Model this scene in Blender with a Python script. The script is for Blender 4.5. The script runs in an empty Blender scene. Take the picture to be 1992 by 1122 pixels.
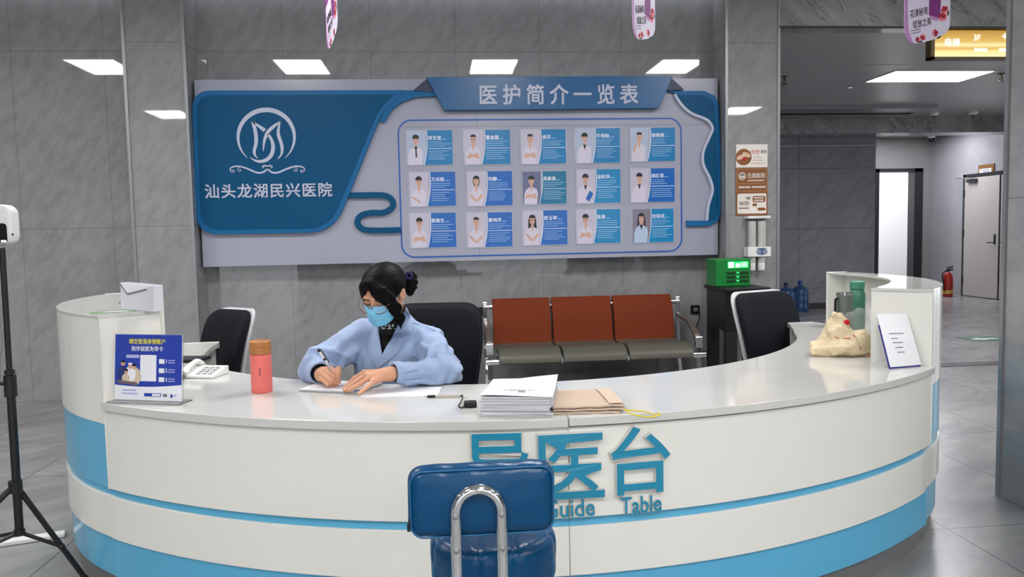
import bpy, bmesh, math, random
import numpy as np
from mathutils import Vector, Matrix

SC = bpy.context.scene
COL = SC.collection
PI = math.pi

# ------------------------------------------------------------------ camera
IMW, IMH, FOC = 1992.0, 1122.0, 1500.0
CZ = 1.38
_a, _p, _r = math.radians(5.3), math.radians(4.1), math.radians(1.2)
cf = np.array([math.sin(_a)*math.cos(_p), math.cos(_a)*math.cos(_p), -math.sin(_p)])
_rt = np.array([math.cos(_a), -math.sin(_a), 0.0])
_up = np.cross(_rt, cf)
cR = _rt*math.cos(_r) - _up*math.sin(_r)
cU = _up*math.cos(_r) + _rt*math.sin(_r)
cam_data = bpy.data.cameras.new('camera')
cam_data.sensor_fit = 'HORIZONTAL'
cam_data.sensor_width = 36.0
cam_data.lens = FOC/IMW*36.0
cam_data.clip_start = 0.05
cam = bpy.data.objects.new('camera', cam_data)
COL.objects.link(cam)
M = Matrix.Identity(4)
for i in range(3):
    M[i][0], M[i][1], M[i][2] = cR[i], cU[i], -cf[i]
M[2][3] = CZ
cam.matrix_world = M
SC.camera = cam

# ------------------------------------------------------------------ world, exposure
W_ = bpy.data.worlds.new('sky'); SC.world = W_
W_.use_nodes = True
W_.node_tree.nodes['Background'].inputs[0].default_value = (0.92, 0.96, 1.0, 1)
W_.node_tree.nodes['Background'].inputs[1].default_value = 2.6
SC.view_settings.view_transform = 'Standard'
SC.view_settings.look = 'None'
SC.view_settings.gamma = 1.0
SC.view_settings.exposure = 0.0
SC.view_settings.use_curve_mapping = False
HALL_LIGHT = 37.0      # emission of the recessed ceiling lights
CORR_LIGHT = 26.0

# ------------------------------------------------------------------ helpers: places measured in the room
def ray(px, py):
    return cf + cR*(px-IMW/2)/FOC - cU*(py-IMH/2)/FOC
def PY(px, py, y):                     # point seen at (px,py) on the plane at depth y
    d = ray(px, py); t = y/d[1]
    return np.array([0, 0, CZ]) + d*t
def PZ(px, py, z):                     # point seen at (px,py) on the level z
    d = ray(px, py); t = (z-CZ)/d[2]
    return np.array([0, 0, CZ]) + d*t
def PXp(px, py, x):
    d = ray(px, py); t = x/d[0]
    return np.array([0, 0, CZ]) + d*t

def lin(c):
    return tuple((v/255/12.92 if v/255 <= 0.04045 else ((v/255+0.055)/1.055)**2.4) for v in c[:3])

MATS = {}
def mat(name, rgb=(200, 200, 200), rough=0.5, metal=0.0, spec=0.5, coat=0.0, trans=0.0, ior=1.45,
        alpha=1.0, emit=None, estr=0.0, sss=0.0, sheen=0.0, bump=None):
    if name in MATS: return MATS[name]
    m = bpy.data.materials.new(name); m.use_nodes = True
    b = m.node_tree.nodes['Principled BSDF']
    I = b.inputs
    I['Base Color'].default_value = (*lin(rgb), 1)
    I['Roughness'].default_value = rough
    I['Metallic'].default_value = metal
    I['Specular IOR Level'].default_value = spec
    I['Coat Weight'].default_value = coat
    I['Coat Roughness'].default_value = 0.08
    I['Transmission Weight'].default_value = trans
    I['IOR'].default_value = ior
    I['Alpha'].default_value = alpha
    I['Sheen Weight'].default_value = sheen
    if sss:
        I['Subsurface Weight'].default_value = sss
        I['Subsurface Radius'].default_value = (0.012, 0.005, 0.003)
        I['Subsurface Scale'].default_value = 0.6
    if emit is not None:
        I['Emission Color'].default_value = (*lin(emit), 1)
        I['Emission Strength'].default_value = estr
    if bump:
        nt = m.node_tree
        tc = nt.nodes.new('ShaderNodeTexCoord'); n = nt.nodes.new('ShaderNodeTexNoise')
        n.inputs['Scale'].default_value = bump[0]; n.inputs['Detail'].default_value = 4
        bp = nt.nodes.new('ShaderNodeBump'); bp.inputs['Strength'].default_value = bump[1]
        bp.inputs['Distance'].default_value = 0.01
        nt.links.new(tc.outputs['Object'], n.inputs['Vector'])
        nt.links.new(n.outputs['Fac'], bp.inputs['Height'])
        nt.links.new(bp.outputs['Normal'], I['Normal'])
    MATS[name] = m
    return m

def noise_mat(name, c0, c1, scale=(1, 1, 1), rot=(0, 0, 0), nscale=2.0, detail=6, rough=0.1, spec=0.5,
              lines=None, line_rgb=(70, 70, 72), lo=0.35, hi=0.65, veins=None, bump=0.0, distort=0.0, coat=0.0,
              clouds=0.0, metal=0.0, rrange=None):
    """two-tone streaky stone; lines = list of (axis, offset, pitch, halfwidth, minx, maxx)"""
    m = bpy.data.materials.new(name); m.use_nodes = True
    nt = m.node_tree; N = nt.nodes; L = nt.links
    b = N['Principled BSDF']
    b.inputs['Roughness'].default_value = rough
    b.inputs['Specular IOR Level'].default_value = spec
    b.inputs['Coat Weight'].default_value = coat
    b.inputs['Metallic'].default_value = metal
    tc = N.new('ShaderNodeTexCoord')
    mp = N.new('ShaderNodeMapping')
    mp.vector_type = 'TEXTURE'       # turn first, then stretch
    mp.inputs['Rotation'].default_value = rot; mp.inputs['Scale'].default_value = tuple(1/q for q in scale)
    L.new(tc.outputs['Object'], mp.inputs['Vector'])
    nz = N.new('ShaderNodeTexNoise'); nz.inputs['Scale'].default_value = nscale
    nz.inputs['Detail'].default_value = detail; nz.inputs['Roughness'].default_value = 0.62
    nz.inputs['Distortion'].default_value = distort
    L.new(mp.outputs['Vector'], nz.inputs['Vector'])
    fac = nz.outputs['Fac']
    if clouds:
        n2 = N.new('ShaderNodeTexNoise'); n2.inputs['Scale'].default_value = 0.9; n2.inputs['Detail'].default_value = 3
        L.new(tc.outputs['Object'], n2.inputs['Vector'])
        mx = N.new('ShaderNodeMath'); mx.operation = 'MULTIPLY_ADD'
        L.new(n2.outputs['Fac'], mx.inputs[0]); mx.inputs[1].default_value = clouds
        L.new(fac, mx.inputs[2])
        sb = N.new('ShaderNodeMath'); sb.operation = 'SUBTRACT'; sb.inputs[1].default_value = clouds*0.5
        L.new(mx.outputs[0], sb.inputs[0]); fac = sb.outputs[0]
    rp = N.new('ShaderNodeValToRGB')
    rp.color_ramp.elements[0].position = lo; rp.color_ramp.elements[0].color = (*lin(c0), 1)
    rp.color_ramp.elements[1].position = hi; rp.color_ramp.elements[1].color = (*lin(c1), 1)
    L.new(fac, rp.inputs['Fac'])
    col = rp.outputs['Color']
    def math_(op, a, bb=None, clamp=False):
        n = N.new('ShaderNodeMath'); n.operation = op; n.use_clamp = clamp
        for k, v in enumerate((a, bb)):
            if v is None: continue
            if isinstance(v, (int, float)): n.inputs[k].default_value = v
            else: L.new(v, n.inputs[k])
        return n.outputs[0]
    def mix(f, a, rgb):
        n = N.new('ShaderNodeMix'); n.data_type = 'RGBA'
        L.new(f, n.inputs['Factor']); L.new(a, n.inputs['A'])
        n.inputs['B'].default_value = (*lin(rgb), 1)
        return n.outputs['Result']
    if veins:
        vr, vs, vrgb, vw, vrot = veins
        mp2 = N.new('ShaderNodeMapping'); mp2.vector_type = 'TEXTURE'
        mp2.inputs['Rotation'].default_value = vrot; mp2.inputs['Scale'].default_value = tuple(1/q for q in vs)
        L.new(tc.outputs['Object'], mp2.inputs['Vector'])
        nv = N.new('ShaderNodeTexNoise'); nv.inputs['Scale'].default_value = vr; nv.inputs['Detail'].default_value = 5
        nv.inputs['Distortion'].default_value = 0.6
        L.new(mp2.outputs['Vector'], nv.inputs['Vector'])
        d = math_('ABSOLUTE', math_('SUBTRACT', nv.outputs['Fac'], 0.56))
        f = math_('SUBTRACT', 1.0, math_('DIVIDE', d, vw), True)
        f = math_('MULTIPLY', f, 0.55)
        col = mix(f, col, vrgb)
    if lines:
        sep = N.new('ShaderNodeSeparateXYZ'); L.new(tc.outputs['Object'], sep.inputs[0])
        for ax, off, pitch, hw, lo_, hi_ in lines:
            v = sep.outputs[ax]
            q = math_('SUBTRACT', v, off)
            q = math_('DIVIDE', q, pitch)
            q = math_('ABSOLUTE', math_('SUBTRACT', math_('FRACT', math_('ADD', q, 0.5)), 0.5))
            f = math_('LESS_THAN', q, hw/pitch)
            if lo_ is not None: f = math_('MULTIPLY', f, math_('GREATER_THAN', sep.outputs[0], lo_))
            if hi_ is not None: f = math_('MULTIPLY', f, math_('LESS_THAN', sep.outputs[0], hi_))
            col = mix(f, col, line_rgb)
    L.new(col, b.inputs['Base Color'])
    if rrange:
        mr = N.new('ShaderNodeMapRange'); mr.inputs[3].default_value = rrange[0]; mr.inputs[4].default_value = rrange[1]
        L.new(nz.outputs['Fac'], mr.inputs[0]); L.new(mr.outputs[0], b.inputs['Roughness'])
    if bump:
        n3 = N.new('ShaderNodeTexNoise'); n3.inputs['Scale'].default_value = 6; n3.inputs['Detail'].default_value = 2
        L.new(tc.outputs['Object'], n3.inputs['Vector'])
        bp = N.new('ShaderNodeBump'); bp.inputs['Strength'].default_value = bump; bp.inputs['Distance'].default_value = 0.01
        L.new(n3.outputs['Fac'], bp.inputs['Height']); L.new(bp.outputs['Normal'], b.inputs['Normal'])
    MATS[name] = m
    return m

# ------------------------------------------------------------------ helpers: mesh builder
def unit(v):
    v = np.asarray(v, float); n = np.linalg.norm(v)
    return v/n if n > 1e-12 else v

def rotm(axis, deg):
    return np.array(Matrix.Rotation(math.radians(deg), 3, axis))

def frames(pts):
    P = np.asarray(pts, float); n = len(P)
    T = np.zeros_like(P)
    T[1:-1] = P[2:]-P[:-2]; T[0] = P[1]-P[0]; T[-1] = P[-1]-P[-2]
    T = np.array([unit(t) for t in T])
    ref = np.array([0, 0, 1.0]) if abs(T[0][2]) < 0.9 else np.array([1.0, 0, 0])
    A = unit(np.cross(T[0], ref)); As = [A]
    for i in range(1, n):
        A = As[-1] - T[i]*np.dot(As[-1], T[i]); As.append(unit(A))
    As = np.array(As)
    return P, T, As, np.cross(T, As)

def spline(pts, n=8, closed=False):
    P = [np.asarray(p, float) for p in pts]; m = len(P); out = []
    rng = m if closed else m-1
    for i in range(rng):
        if closed: p0, p1, p2, p3 = P[i-1], P[i], P[(i+1) % m], P[(i+2) % m]
        else: p0, p1, p2, p3 = P[max(i-1, 0)], P[i], P[i+1], P[min(i+2, m-1)]
        for k in range(n):
            t = k/n
            out.append(0.5*((2*p1)+(-p0+p2)*t+(2*p0-5*p1+4*p2-p3)*t*t+(-p0+3*p1-3*p2+p3)*t**3))
    if not closed: out.append(P[-1])
    return out

def rrect(x0, x1, z0, z1, r, n=6):
    o = []
    for cx, cz, a0 in ((x1-r, z1-r, 0), (x0+r, z1-r, 90), (x0+r, z0+r, 180), (x1-r, z0+r, 270)):
        for k in range(n+1):
            a = math.radians(a0+90*k/n); o.append((cx+r*math.cos(a), cz+r*math.sin(a)))
    return o

class MB:
    def __init__(s): s.v = []; s.f = []; s.m = []
    def add(s, V, F, mi=0):
        o = len(s.v); s.v.extend([tuple(map(float, p)) for p in V])
        for f in F: s.f.append(tuple(int(i)+o for i in f)); s.m.append(mi)
        return s
    def box(s, lo, hi, mi=0, R=None, c=None):
        x0, y0, z0 = lo; x1, y1, z1 = hi
        V = np.array([(x0, y0, z0), (x1, y0, z0), (x1, y1, z0), (x0, y1, z0), (x0, y0, z1), (x1, y0, z1), (x1, y1, z1), (x0, y1, z1)], float)
        if R is not None:
            cc = V.mean(0) if c is None else np.asarray(c, float)
            V = (V-cc)@np.asarray(R).T + cc
        return s.add(V, [(0, 3, 2, 1), (4, 5, 6, 7), (0, 1, 5, 4), (1, 2, 6, 5), (2, 3, 7, 6), (3, 0, 4, 7)], mi)
    def tube(s, pts, r, n=12, mi=0, caps=True, sx=1.0):
        P, T, A, B = frames(pts); k = len(P)
        r = [r]*k if np.isscalar(r) else list(r)
        V = []
        for i in range(k):
            for j in range(n):
                a = 2*PI*j/n; V.append(P[i]+r[i]*(math.cos(a)*A[i]*sx+math.sin(a)*B[i]))
        F = [(i*n+j, i*n+(j+1) % n, (i+1)*n+(j+1) % n, (i+1)*n+j) for i in range(k-1) for j in range(n)]
        if caps:
            F.append(tuple(range(n-1, -1, -1))); F.append(tuple((k-1)*n+j for j in range(n)))
        return s.add(V, F, mi)
    def strip(s, pts, wdir, w, t, mi=0):
        """rectangular bar swept along pts; wdir = direction of its width"""
        P, T, A, B = frames(pts); V = []
        for i in range(len(P)):
            a = unit(np.asarray(wdir, float)-T[i]*np.dot(wdir, T[i])); b = np.cross(T[i], a)
            for u, v in ((-1, -1), (1, -1), (1, 1), (-1, 1)): V.append(P[i]+a*u*w/2+b*v*t/2)
        k = len(P)
        F = [(i*4+j, i*4+(j+1) % 4, (i+1)*4+(j+1) % 4, (i+1)*4+j) for i in range(k-1) for j in range(4)]
        F += [(3, 2, 1, 0), tuple((k-1)*4+j for j in range(4))]
        return s.add(V, F, mi)
    def lathe(s, prof, c=(0, 0, 0), n=32, mi=0, axis=(0, 0, 1), sx=1.0, mids=None):
        ax = unit(axis); ref = np.array([1.0, 0, 0]) if abs(ax[0]) < 0.9 else np.array([0, 1.0, 0])
        A = unit(ref-ax*np.dot(ref, ax)); B = np.cross(ax, A); c = np.asarray(c, float)
        V = []
        for r, h in prof:
            for j in range(n):
                a = 2*PI*j/n; V.append(c+ax*h+max(r, 1e-5)*(math.cos(a)*A*sx+math.sin(a)*B))
        for i in range(len(prof)-1):
            pass
        o = len(s.v); s.v.extend([tuple(p) for p in V])
        for i in range(len(prof)-1):
            for j in range(n):
                s.f.append((o+i*n+j, o+i*n+(j+1) % n, o+(i+1)*n+(j+1) % n, o+(i+1)*n+j)); s.m.append(mids[i] if mids else mi)
        s.f.append(tuple(o+j for j in range(n-1, -1, -1))); s.m.append(mids[0] if mids else mi)
        k = len(prof)-1
        s.f.append(tuple(o+k*n+j for j in range(n))); s.m.append(mids[-1] if mids else mi)
        return s
    def prism(s, poly, o, ux, uy, d0, d1, mi=0, side=None):
        """2D polygon in the frame (o,ux,uy), extruded along ux x uy from d0 to d1"""
        o = np.asarray(o, float); ux = unit(ux); uy = unit(uy); nn = np.cross(ux, uy); n = len(poly)
        V = [o+ux*p[0]+uy*p[1]+nn*d0 for p in poly]+[o+ux*p[0]+uy*p[1]+nn*d1 for p in poly]
        ar = sum(poly[i][0]*poly[(i+1) % n][1]-poly[(i+1) % n][0]*poly[i][1] for i in range(n))
        fr = list(range(n)) if ar > 0 else list(range(n-1, -1, -1))
        q = len(s.v); s.v.extend([tuple(p) for p in V])
        s.f.append(tuple(q+n+i for i in fr)); s.m.append(mi)
        s.f.append(tuple(q+i for i in reversed(fr))); s.m.append(mi if side is None else side)
        for i in range(n):
            a, b = (i, (i+1) % n) if ar > 0 else ((i+1) % n, i)
            s.f.append((q+a, q+b, q+n+b, q+n+a)); s.m.append(mi if side is None else side)
        return s
    def grid(s, G, mi=0, close_u=False):
        """G[i][j] points"""
        G = np.asarray(G, float); a, b = G.shape[:2]
        F = []
        for i in range(a if close_u else a-1):
            for j in range(b-1):
                i2 = (i+1) % a
                F.append((i*b+j, i2*b+j, i2*b+j+1, i*b+j+1))
        return s.add(G.reshape(-1, 3), F, mi)
    def sheet(s, G, th, mi=0, back=None):
        """a grid with real thickness th (offset along its normals)"""
        G = np.asarray(G, float); a, b = G.shape[:2]
        du = np.gradient(G, axis=0); dv = np.gradient(G, axis=1)
        Nn = np.cross(du, dv); Nn /= np.maximum(np.linalg.norm(Nn, axis=2, keepdims=True), 1e-9)
        H = G-Nn*th
        V = np.concatenate([G.reshape(-1, 3), H.reshape(-1, 3)]); F = []; o = a*b
        Fb = []
        for i in range(a-1):
            for j in range(b-1):
                q = (i*b+j, (i+1)*b+j, (i+1)*b+j+1, i*b+j+1)
                F.append(q); Fb.append(tuple(o+k for k in reversed(q)))
        E = [(i, 0) for i in range(a)]+[(a-1, j) for j in range(1, b)]+[(i, b-1) for i in range(a-2, -1, -1)]+[(0, j) for j in range(b-2, 0, -1)]
        E = [i*b+j for i, j in E]
        for k in range(len(E)):
            p, q = E[k], E[(k+1) % len(E)]
            Fb.append((q, p, o+p, o+q))
        q0 = len(s.v); s.v.extend([tuple(p) for p in V])
        for f in F: s.f.append(tuple(q0+k for k in f)); s.m.append(mi)
        for f in Fb: s.f.append(tuple(q0+k for k in f)); s.m.append(mi if back is None else back)
        return s
    def ball(s, c, r, mi=0, n=16, R=None):
        r = np.array([r]*3 if np.isscalar(r) else r, float); V = []; c = np.asarray(c, float)
        m = n//2
        for i in range(m+1):
            t = PI*i/m
            for j in range(n):
                a = 2*PI*j/n
                p = np.array([math.sin(t)*math.cos(a), math.sin(t)*math.sin(a), math.cos(t)])*r
                if R is not None: p = np.asarray(R)@p
                V.append(c+p)
        F = [(i*n+j, (i+1)*n+j, (i+1)*n+(j+1) % n, i*n+(j+1) % n) for i in range(m) for j in range(n)]
        return s.add(V, F, mi)
    def text(s, body, o, ux, uy, w=None, h=None, d=0.0, mi=0, bold=0.0, fn=None, space=1.0, center=True, off=0.0, shear=0.0, grow=0.0):
        """writing fitted into w x h, centred on o; d = thickness; fn maps (u,v,depth) to 3D"""
        V, F = text_mesh(body, grow, d > 0, space, shear)
        if len(V) == 0: return s
        V = V.copy()
        if bold > 0:                       # heavier strokes: the outline laid down four times, slightly apart
            n0 = len(V); VV, FF = [], []
            for k, (ox, oy) in enumerate(((-1, -1), (1, -1), (1, 1), (-1, 1))):
                W = V.copy(); W[:, 0] += ox*bold; W[:, 1] += oy*bold; VV.append(W); FF += [tuple(i+k*n0 for i in f) for f in F]
            V, F = np.concatenate(VV), FF; lay = np.repeat(np.arange(4), n0)*.00025
        else: lay = np.zeros(len(V))
        lo, hi = V[:, :2].min(0), V[:, :2].max(0); sz = np.maximum(hi-lo, 1e-6)
        if w is not None and h is not None: sc = np.array([w/sz[0], h/sz[1]])
        elif w is not None: sc = np.array([w/sz[0]]*2)
        else: sc = np.array([h/sz[1]]*2)
        c = (lo+hi)/2 if center else np.array([lo[0], (lo[1]+hi[1])/2])
        UV = (V[:, :2]-c)*sc
        D = (V[:, 2] > 0)*(d+lay)-lay*(V[:, 2] <= 0)+off if d > 0 else off+lay
        if fn is not None: P = [fn(u, v, dd) for (u, v), dd in zip(UV, D)]
        else:
            ux = unit(ux); uy = unit(uy); nn = np.cross(ux, uy)
            P = np.asarray(o, float)+UV[:, :1]*ux+UV[:, 1:2]*uy+D[:, None]*nn
        return s.add(P, F, mi)
    def build(s, name, mats, parent=None, smooth=35, bevel=0.0, seg=2, world=True, subsurf=0):
        me = bpy.data.meshes.new(name)
        V = np.array(s.v, float).reshape(-1, 3)
        if parent is not None and world:
            V = V-np.array(org(parent))
        me.from_pydata([tuple(p) for p in V], [], s.f)
        if not isinstance(mats, (list, tuple)): mats = [mats]
        for mm in mats: me.materials.append(mm)
        if len(mats) > 1: me.polygons.foreach_set('material_index', s.m)
        me.update()
        if smooth:
            me.polygons.foreach_set('use_smooth', [True]*len(me.polygons))
            me.set_sharp_from_angle(angle=math.radians(smooth))
        o = bpy.data.objects.new(name, me); COL.objects.link(o)
        if bevel:
            b = o.modifiers.new('bevel', 'BEVEL'); b.width = bevel; b.segments = seg
            b.limit_method = 'ANGLE'; b.angle_limit = math.radians(40); b.harden_normals = False
        if subsurf:
            q = o.modifiers.new('sub', 'SUBSURF'); q.levels = subsurf; q.render_levels = subsurf
        if parent is not None: o.parent = parent
        return o

def org(o):
    p = np.zeros(3)
    while o is not None:
        p = p+np.array(o.location); o = o.parent
    return p

_tc = {}
def text_mesh(body, bold, solid, space, shear=0.0):
    key = (body, bold, solid, space, shear)
    if key in _tc: return _tc[key]
    c = bpy.data.curves.new('lettering', 'FONT'); c.body = body; c.offset = bold; c.resolution_u = 3
    c.space_character = space; c.shear = shear
    if solid: c.extrude = 0.05
    o = bpy.data.objects.new('lettering', c); COL.objects.link(o)
    dg = bpy.context.evaluated_depsgraph_get()
    m = bpy.data.meshes.new_from_object(o.evaluated_get(dg))
    V = np.array([v.co[:] for v in m.vertices]).reshape(-1, 3); F = [tuple(p.vertices) for p in m.polygons]
    bpy.data.objects.remove(o); bpy.data.curves.remove(c); bpy.data.meshes.remove(m)
    _tc[key] = (V, F)
    return _tc[key]

def thing(name, label, cat, loc=(0, 0, 0), rz=0.0, group=None):
    o = bpy.data.objects.new(name, None); COL.objects.link(o)
    o.empty_display_size = 0.1
    o.location = tuple(map(float, loc)); o.rotation_euler = (0, 0, rz)
    o['label'] = label; o['category'] = cat
    if group: o['group'] = group
    return o
def tag(o, label, cat, group=None):
    o['label'] = label; o['category'] = cat
    if group: o['group'] = group
    return o
def struct(o):
    o['kind'] = 'structure'; return o
def plabel(o, label):
    o['label'] = label; return o

# ------------------------------------------------------------------ helpers: smooth solid modelling (distance fields)
def smin(a, b, k):
    h = np.clip(0.5+0.5*(b-a)/k, 0, 1)
    return b*(1-h)+a*h-k*h*(1-h)
def smax(a, b, k): return -smin(-a, -b, k)
def dcap(P, a, b, ra, rb=None):
    rb = ra if rb is None else rb
    a = np.asarray(a, float); b = np.asarray(b, float); ab = b-a
    t = np.clip(((P-a)@ab)/max(ab@ab, 1e-12), 0, 1)
    return np.linalg.norm(P-a-t[:, None]*ab, axis=1)-(ra+(rb-ra)*t)
def dell(P, c, ax, R=None):
    q = P-np.asarray(c, float)
    if R is not None: q = q@np.asarray(R)
    ax = np.asarray(ax, float)
    k0 = np.linalg.norm(q/ax, axis=1); k1 = np.linalg.norm(q/ax**2, axis=1)
    return k0*(k0-1)/np.maximum(k1, 1e-9)
def dbox(P, c, h, r=0.0, R=None):
    q = P-np.asarray(c, float)
    if R is not None: q = q@np.asarray(R)
    d = np.abs(q)-(np.asarray(h, float)-r)
    return np.linalg.norm(np.maximum(d, 0), axis=1)+np.minimum(d.max(1), 0)-r
def chain(P, pts, rad, k=0.01):
    d = None
    for i in range(len(pts)-1):
        e = dcap(P, pts[i], pts[i+1], rad[i], rad[i+1])
        d = e if d is None else smin(d, e, k)
    return d

def nets(f, lo, hi, res, relax=1):
    lo = np.asarray(lo, float); hi = np.asarray(hi, float)
    n = np.maximum(np.ceil((hi-lo)/res).astype(int)+1, 2)
    xs = [lo[i]+res*np.arange(n[i]) for i in range(3)]
    S = np.empty(n)
    YZ = np.stack(np.meshgrid(xs[1], xs[2], indexing='ij'), -1).reshape(-1, 2)
    step = max(1, int(400000/len(YZ)))
    for i in range(0, n[0], step):
        xi = xs[0][i:i+step]
        P = np.concatenate([np.repeat(xi, len(YZ))[:, None], np.tile(YZ, (len(xi), 1))], 1)
        S[i:i+step] = f(P).reshape(len(xi), n[1], n[2])
    neg = S < 0
    C = [(a, b, c) for a in (0, 1) for b in (0, 1) for c in (0, 1)]
    def sub(A, o): return A[o[0]:n[0]-1+o[0], o[1]:n[1]-1+o[1], o[2]:n[2]-1+o[2]]
    cnt = sum(sub(neg, o).astype(np.int8) for o in C)
    act = (cnt > 0) & (cnt < 8)
    idx = np.argwhere(act)
    vid = -np.ones(act.shape, int); vid[act] = np.arange(len(idx))
    cv = np.stack([sub(S, o)[act] for o in C], 1)
    acc = np.zeros((len(idx), 3)); num = np.zeros(len(idx)); CA = np.array(C, float)
    for a in range(8):
        for b in range(a+1, 8):
            if np.abs(CA[a]-CA[b]).sum() != 1: continue
            m = (cv[:, a] < 0) != (cv[:, b] < 0)
            t = cv[m, a]/(cv[m, a]-cv[m, b])
            acc[m] += CA[a]+t[:, None]*(CA[b]-CA[a]); num[m] += 1
    V = lo+res*(idx+acc/num[:, None])
    F = []
    for ax in range(3):
        u, w = (ax+1) % 3, (ax+2) % 3
        sl0 = [slice(None)]*3; sl1 = [slice(None)]*3
        sl0[ax] = slice(0, -1); sl1[ax] = slice(1, None)
        ch = neg[tuple(sl0)] != neg[tuple(sl1)]
        e = np.argwhere(ch)
        e = e[(e[:, u] > 0) & (e[:, w] > 0) & (e[:, u] < n[u]-1) & (e[:, w] < n[w]-1)]
        if len(e) == 0: continue
        def cell(du, dw):
            q = e.copy(); q[:, u] -= du; q[:, w] -= dw
            return vid[q[:, 0], q[:, 1], q[:, 2]]
        Q = np.stack([cell(1, 1), cell(0, 1), cell(0, 0), cell(1, 0)], 1)
        fl = ~neg[e[:, 0], e[:, 1], e[:, 2]]
        Q[fl] = Q[fl][:, ::-1]
        F.append(Q)
    F = np.concatenate(F)
    F = F[(F >= 0).all(1)]
    for _ in range(relax):
        A = np.zeros_like(V); c = np.zeros(len(V))
        for k in range(4):
            np.add.at(A, F[:, k], V[F[:, (k+1) % 4]]+V[F[:, (k-1) % 4]]); np.add.at(c, F[:, k], 2)
        V = np.where(c[:, None] > 0, 0.5*V+0.5*A/np.maximum(c, 1)[:, None], V)
    return V, F

def vnormals(V, F):
    N = np.zeros_like(V)
    n = np.cross(V[F[:, 2]]-V[F[:, 0]], V[F[:, 3]]-V[F[:, 1]])
    for k in range(4): np.add.at(N, F[:, k], n)
    return N/np.maximum(np.linalg.norm(N, axis=1, keepdims=True), 1e-12)

def wob(P, freq, seed, oct=3, stretch=(1, 1, 1)):
    """cheap smooth pseudo noise in about -1..1"""
    rng = np.random.RandomState(seed); o = np.zeros(len(P)); amp = 1.0; tot = 0
    Q = P*np.asarray(stretch, float)
    for k in range(oct):
        for _ in range(4):
            d = rng.normal(size=3); d /= np.linalg.norm(d)
            o += amp*np.sin(Q@d*freq*2*PI+rng.rand()*2*PI)*0.5
        tot += amp; amp *= 0.5; freq *= 1.9
    return o/tot

# ------------------------------------------------------------------ materials of the room
TILE = noise_mat('grey_wall_tile', (132, 132, 134), (147, 147, 149), scale=(2, 2, 4.5), rot=(0, math.radians(-52), 0), nscale=3.2,
                 rough=0.025, spec=0.5, clouds=0.7, lines=[(0, -1.31, 0.75, 0.0012, None, None), (2, 0.0, 1.5, 0.0014, None, None)], line_rgb=(84, 84, 86), bump=0.004)
TILE_COL = noise_mat('grey_column_tile', (137, 137, 139), (151, 151, 152), scale=(2, 2, 4.5), rot=(0, math.radians(-52), 0), nscale=3.4,
                     rough=0.025, spec=0.5, clouds=0.7, lines=[(2, 0.0, 1.5, 0.0014, None, None)], line_rgb=(84, 84, 86), bump=0.004)
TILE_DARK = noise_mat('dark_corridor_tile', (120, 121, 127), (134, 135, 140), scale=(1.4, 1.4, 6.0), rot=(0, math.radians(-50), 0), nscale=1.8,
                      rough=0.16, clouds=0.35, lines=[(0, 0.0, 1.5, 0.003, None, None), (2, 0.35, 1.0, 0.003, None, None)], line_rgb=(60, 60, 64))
MARBLE = noise_mat('veined_grey_marble', (128, 130, 131), (160, 161, 161), scale=(1.5, 1.5, 4.0), rot=(0, math.radians(40), 0), nscale=1.6, rough=0.12,
                   veins=(1.9, (1.2, 1.2, 3.6), (62, 64, 66), 0.028, (0, math.radians(48), 0)), clouds=0.4)
FLOOR = noise_mat('polished_floor_tile', (122, 123, 124), (147, 148, 147), scale=(1.0, 2.4, 1), rot=(0, 0, math.radians(35)), nscale=1.5, rough=0.24,
                  clouds=0.5, lines=[(0, -1.73, 0.735, 0.003, None, 0.3), (0, 2.26, 0.72, 0.003, 0.3, None), (1, 3.22, 1.5, 0.003, None, None)], line_rgb=(80, 81, 82),
                  veins=(1.1, (1, 2.2, 1), (124, 126, 128), 0.03, (0, 0, math.radians(30))))
CEIL = mat('white_ceiling', (215, 215, 212), 0.8)
CEIL_C = mat('grey_ceiling_panel', (176, 174, 176), 0.32, spec=0.4)
STEEL = mat('brushed_trim_steel', (150, 150, 152), 0.40, metal=0.6)
CHROME = mat('chrome', (226, 226, 228), 0.07, metal=1.0)
BLACK = mat('black_plastic', (22, 22, 24), 0.45)
WHITE = mat('white_plastic', (228, 228, 226), 0.35)
WALLW = mat('painted_white_wall', (236, 236, 238), 0.7)
DARKM = mat('dark_frame_metal', (34, 34, 38), 0.35)
LAMP = mat('hall_lamp_diffuser', (255, 255, 255), 0.5, emit=(255, 253, 252), estr=HALL_LIGHT)
LAMPC = mat('corridor_lamp_diffuser', (255, 255, 255), 0.5, emit=(250, 248, 255), estr=CORR_LIGHT)

# ------------------------------------------------------------------ room shell
def sbox(name, lo, hi, m, bevel=0.0):
    return struct(MB().box(lo, hi).build(name, m, smooth=0, bevel=bevel))
sbox('floor', (-8, -10, -0.12), (12.5, 17.5, 0), FLOOR)
sbox('ceiling', (-8, -10, 3.5), (12.5, 6.87, 3.62), CEIL)
sbox('ceiling_corridor', (3.02, 6.87, 3.14), (12.5, 17.5, 3.3), CEIL_C)
sbox('wall_back', (-8, 7.0, 0), (3.02, 7.2, 3.5), TILE)
sbox('wall_column_left', (-2.515, 6.67, 0), (-2.04, 7.0, 3.5), TILE_COL)
sbox('wall_column_right', (2.545, 6.67, 0), (3.02, 7.2, 3.5), TILE_COL)
sbox('wall_lintel', (3.02, 6.67, 3.14), (12.5, 6.87, 3.5), MARBLE)
sbox('wall_left', (-8, -10, 0), (-7.8, 7.0, 3.5), TILE)
sbox('wall_right', (2.79, 2.85, 0), (3.45, 3.58, 3.5), TILE_COL)
sbox('wall_side_right', (12.3, -10, 0), (12.5, 6.67, 3.5), TILE)
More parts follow.
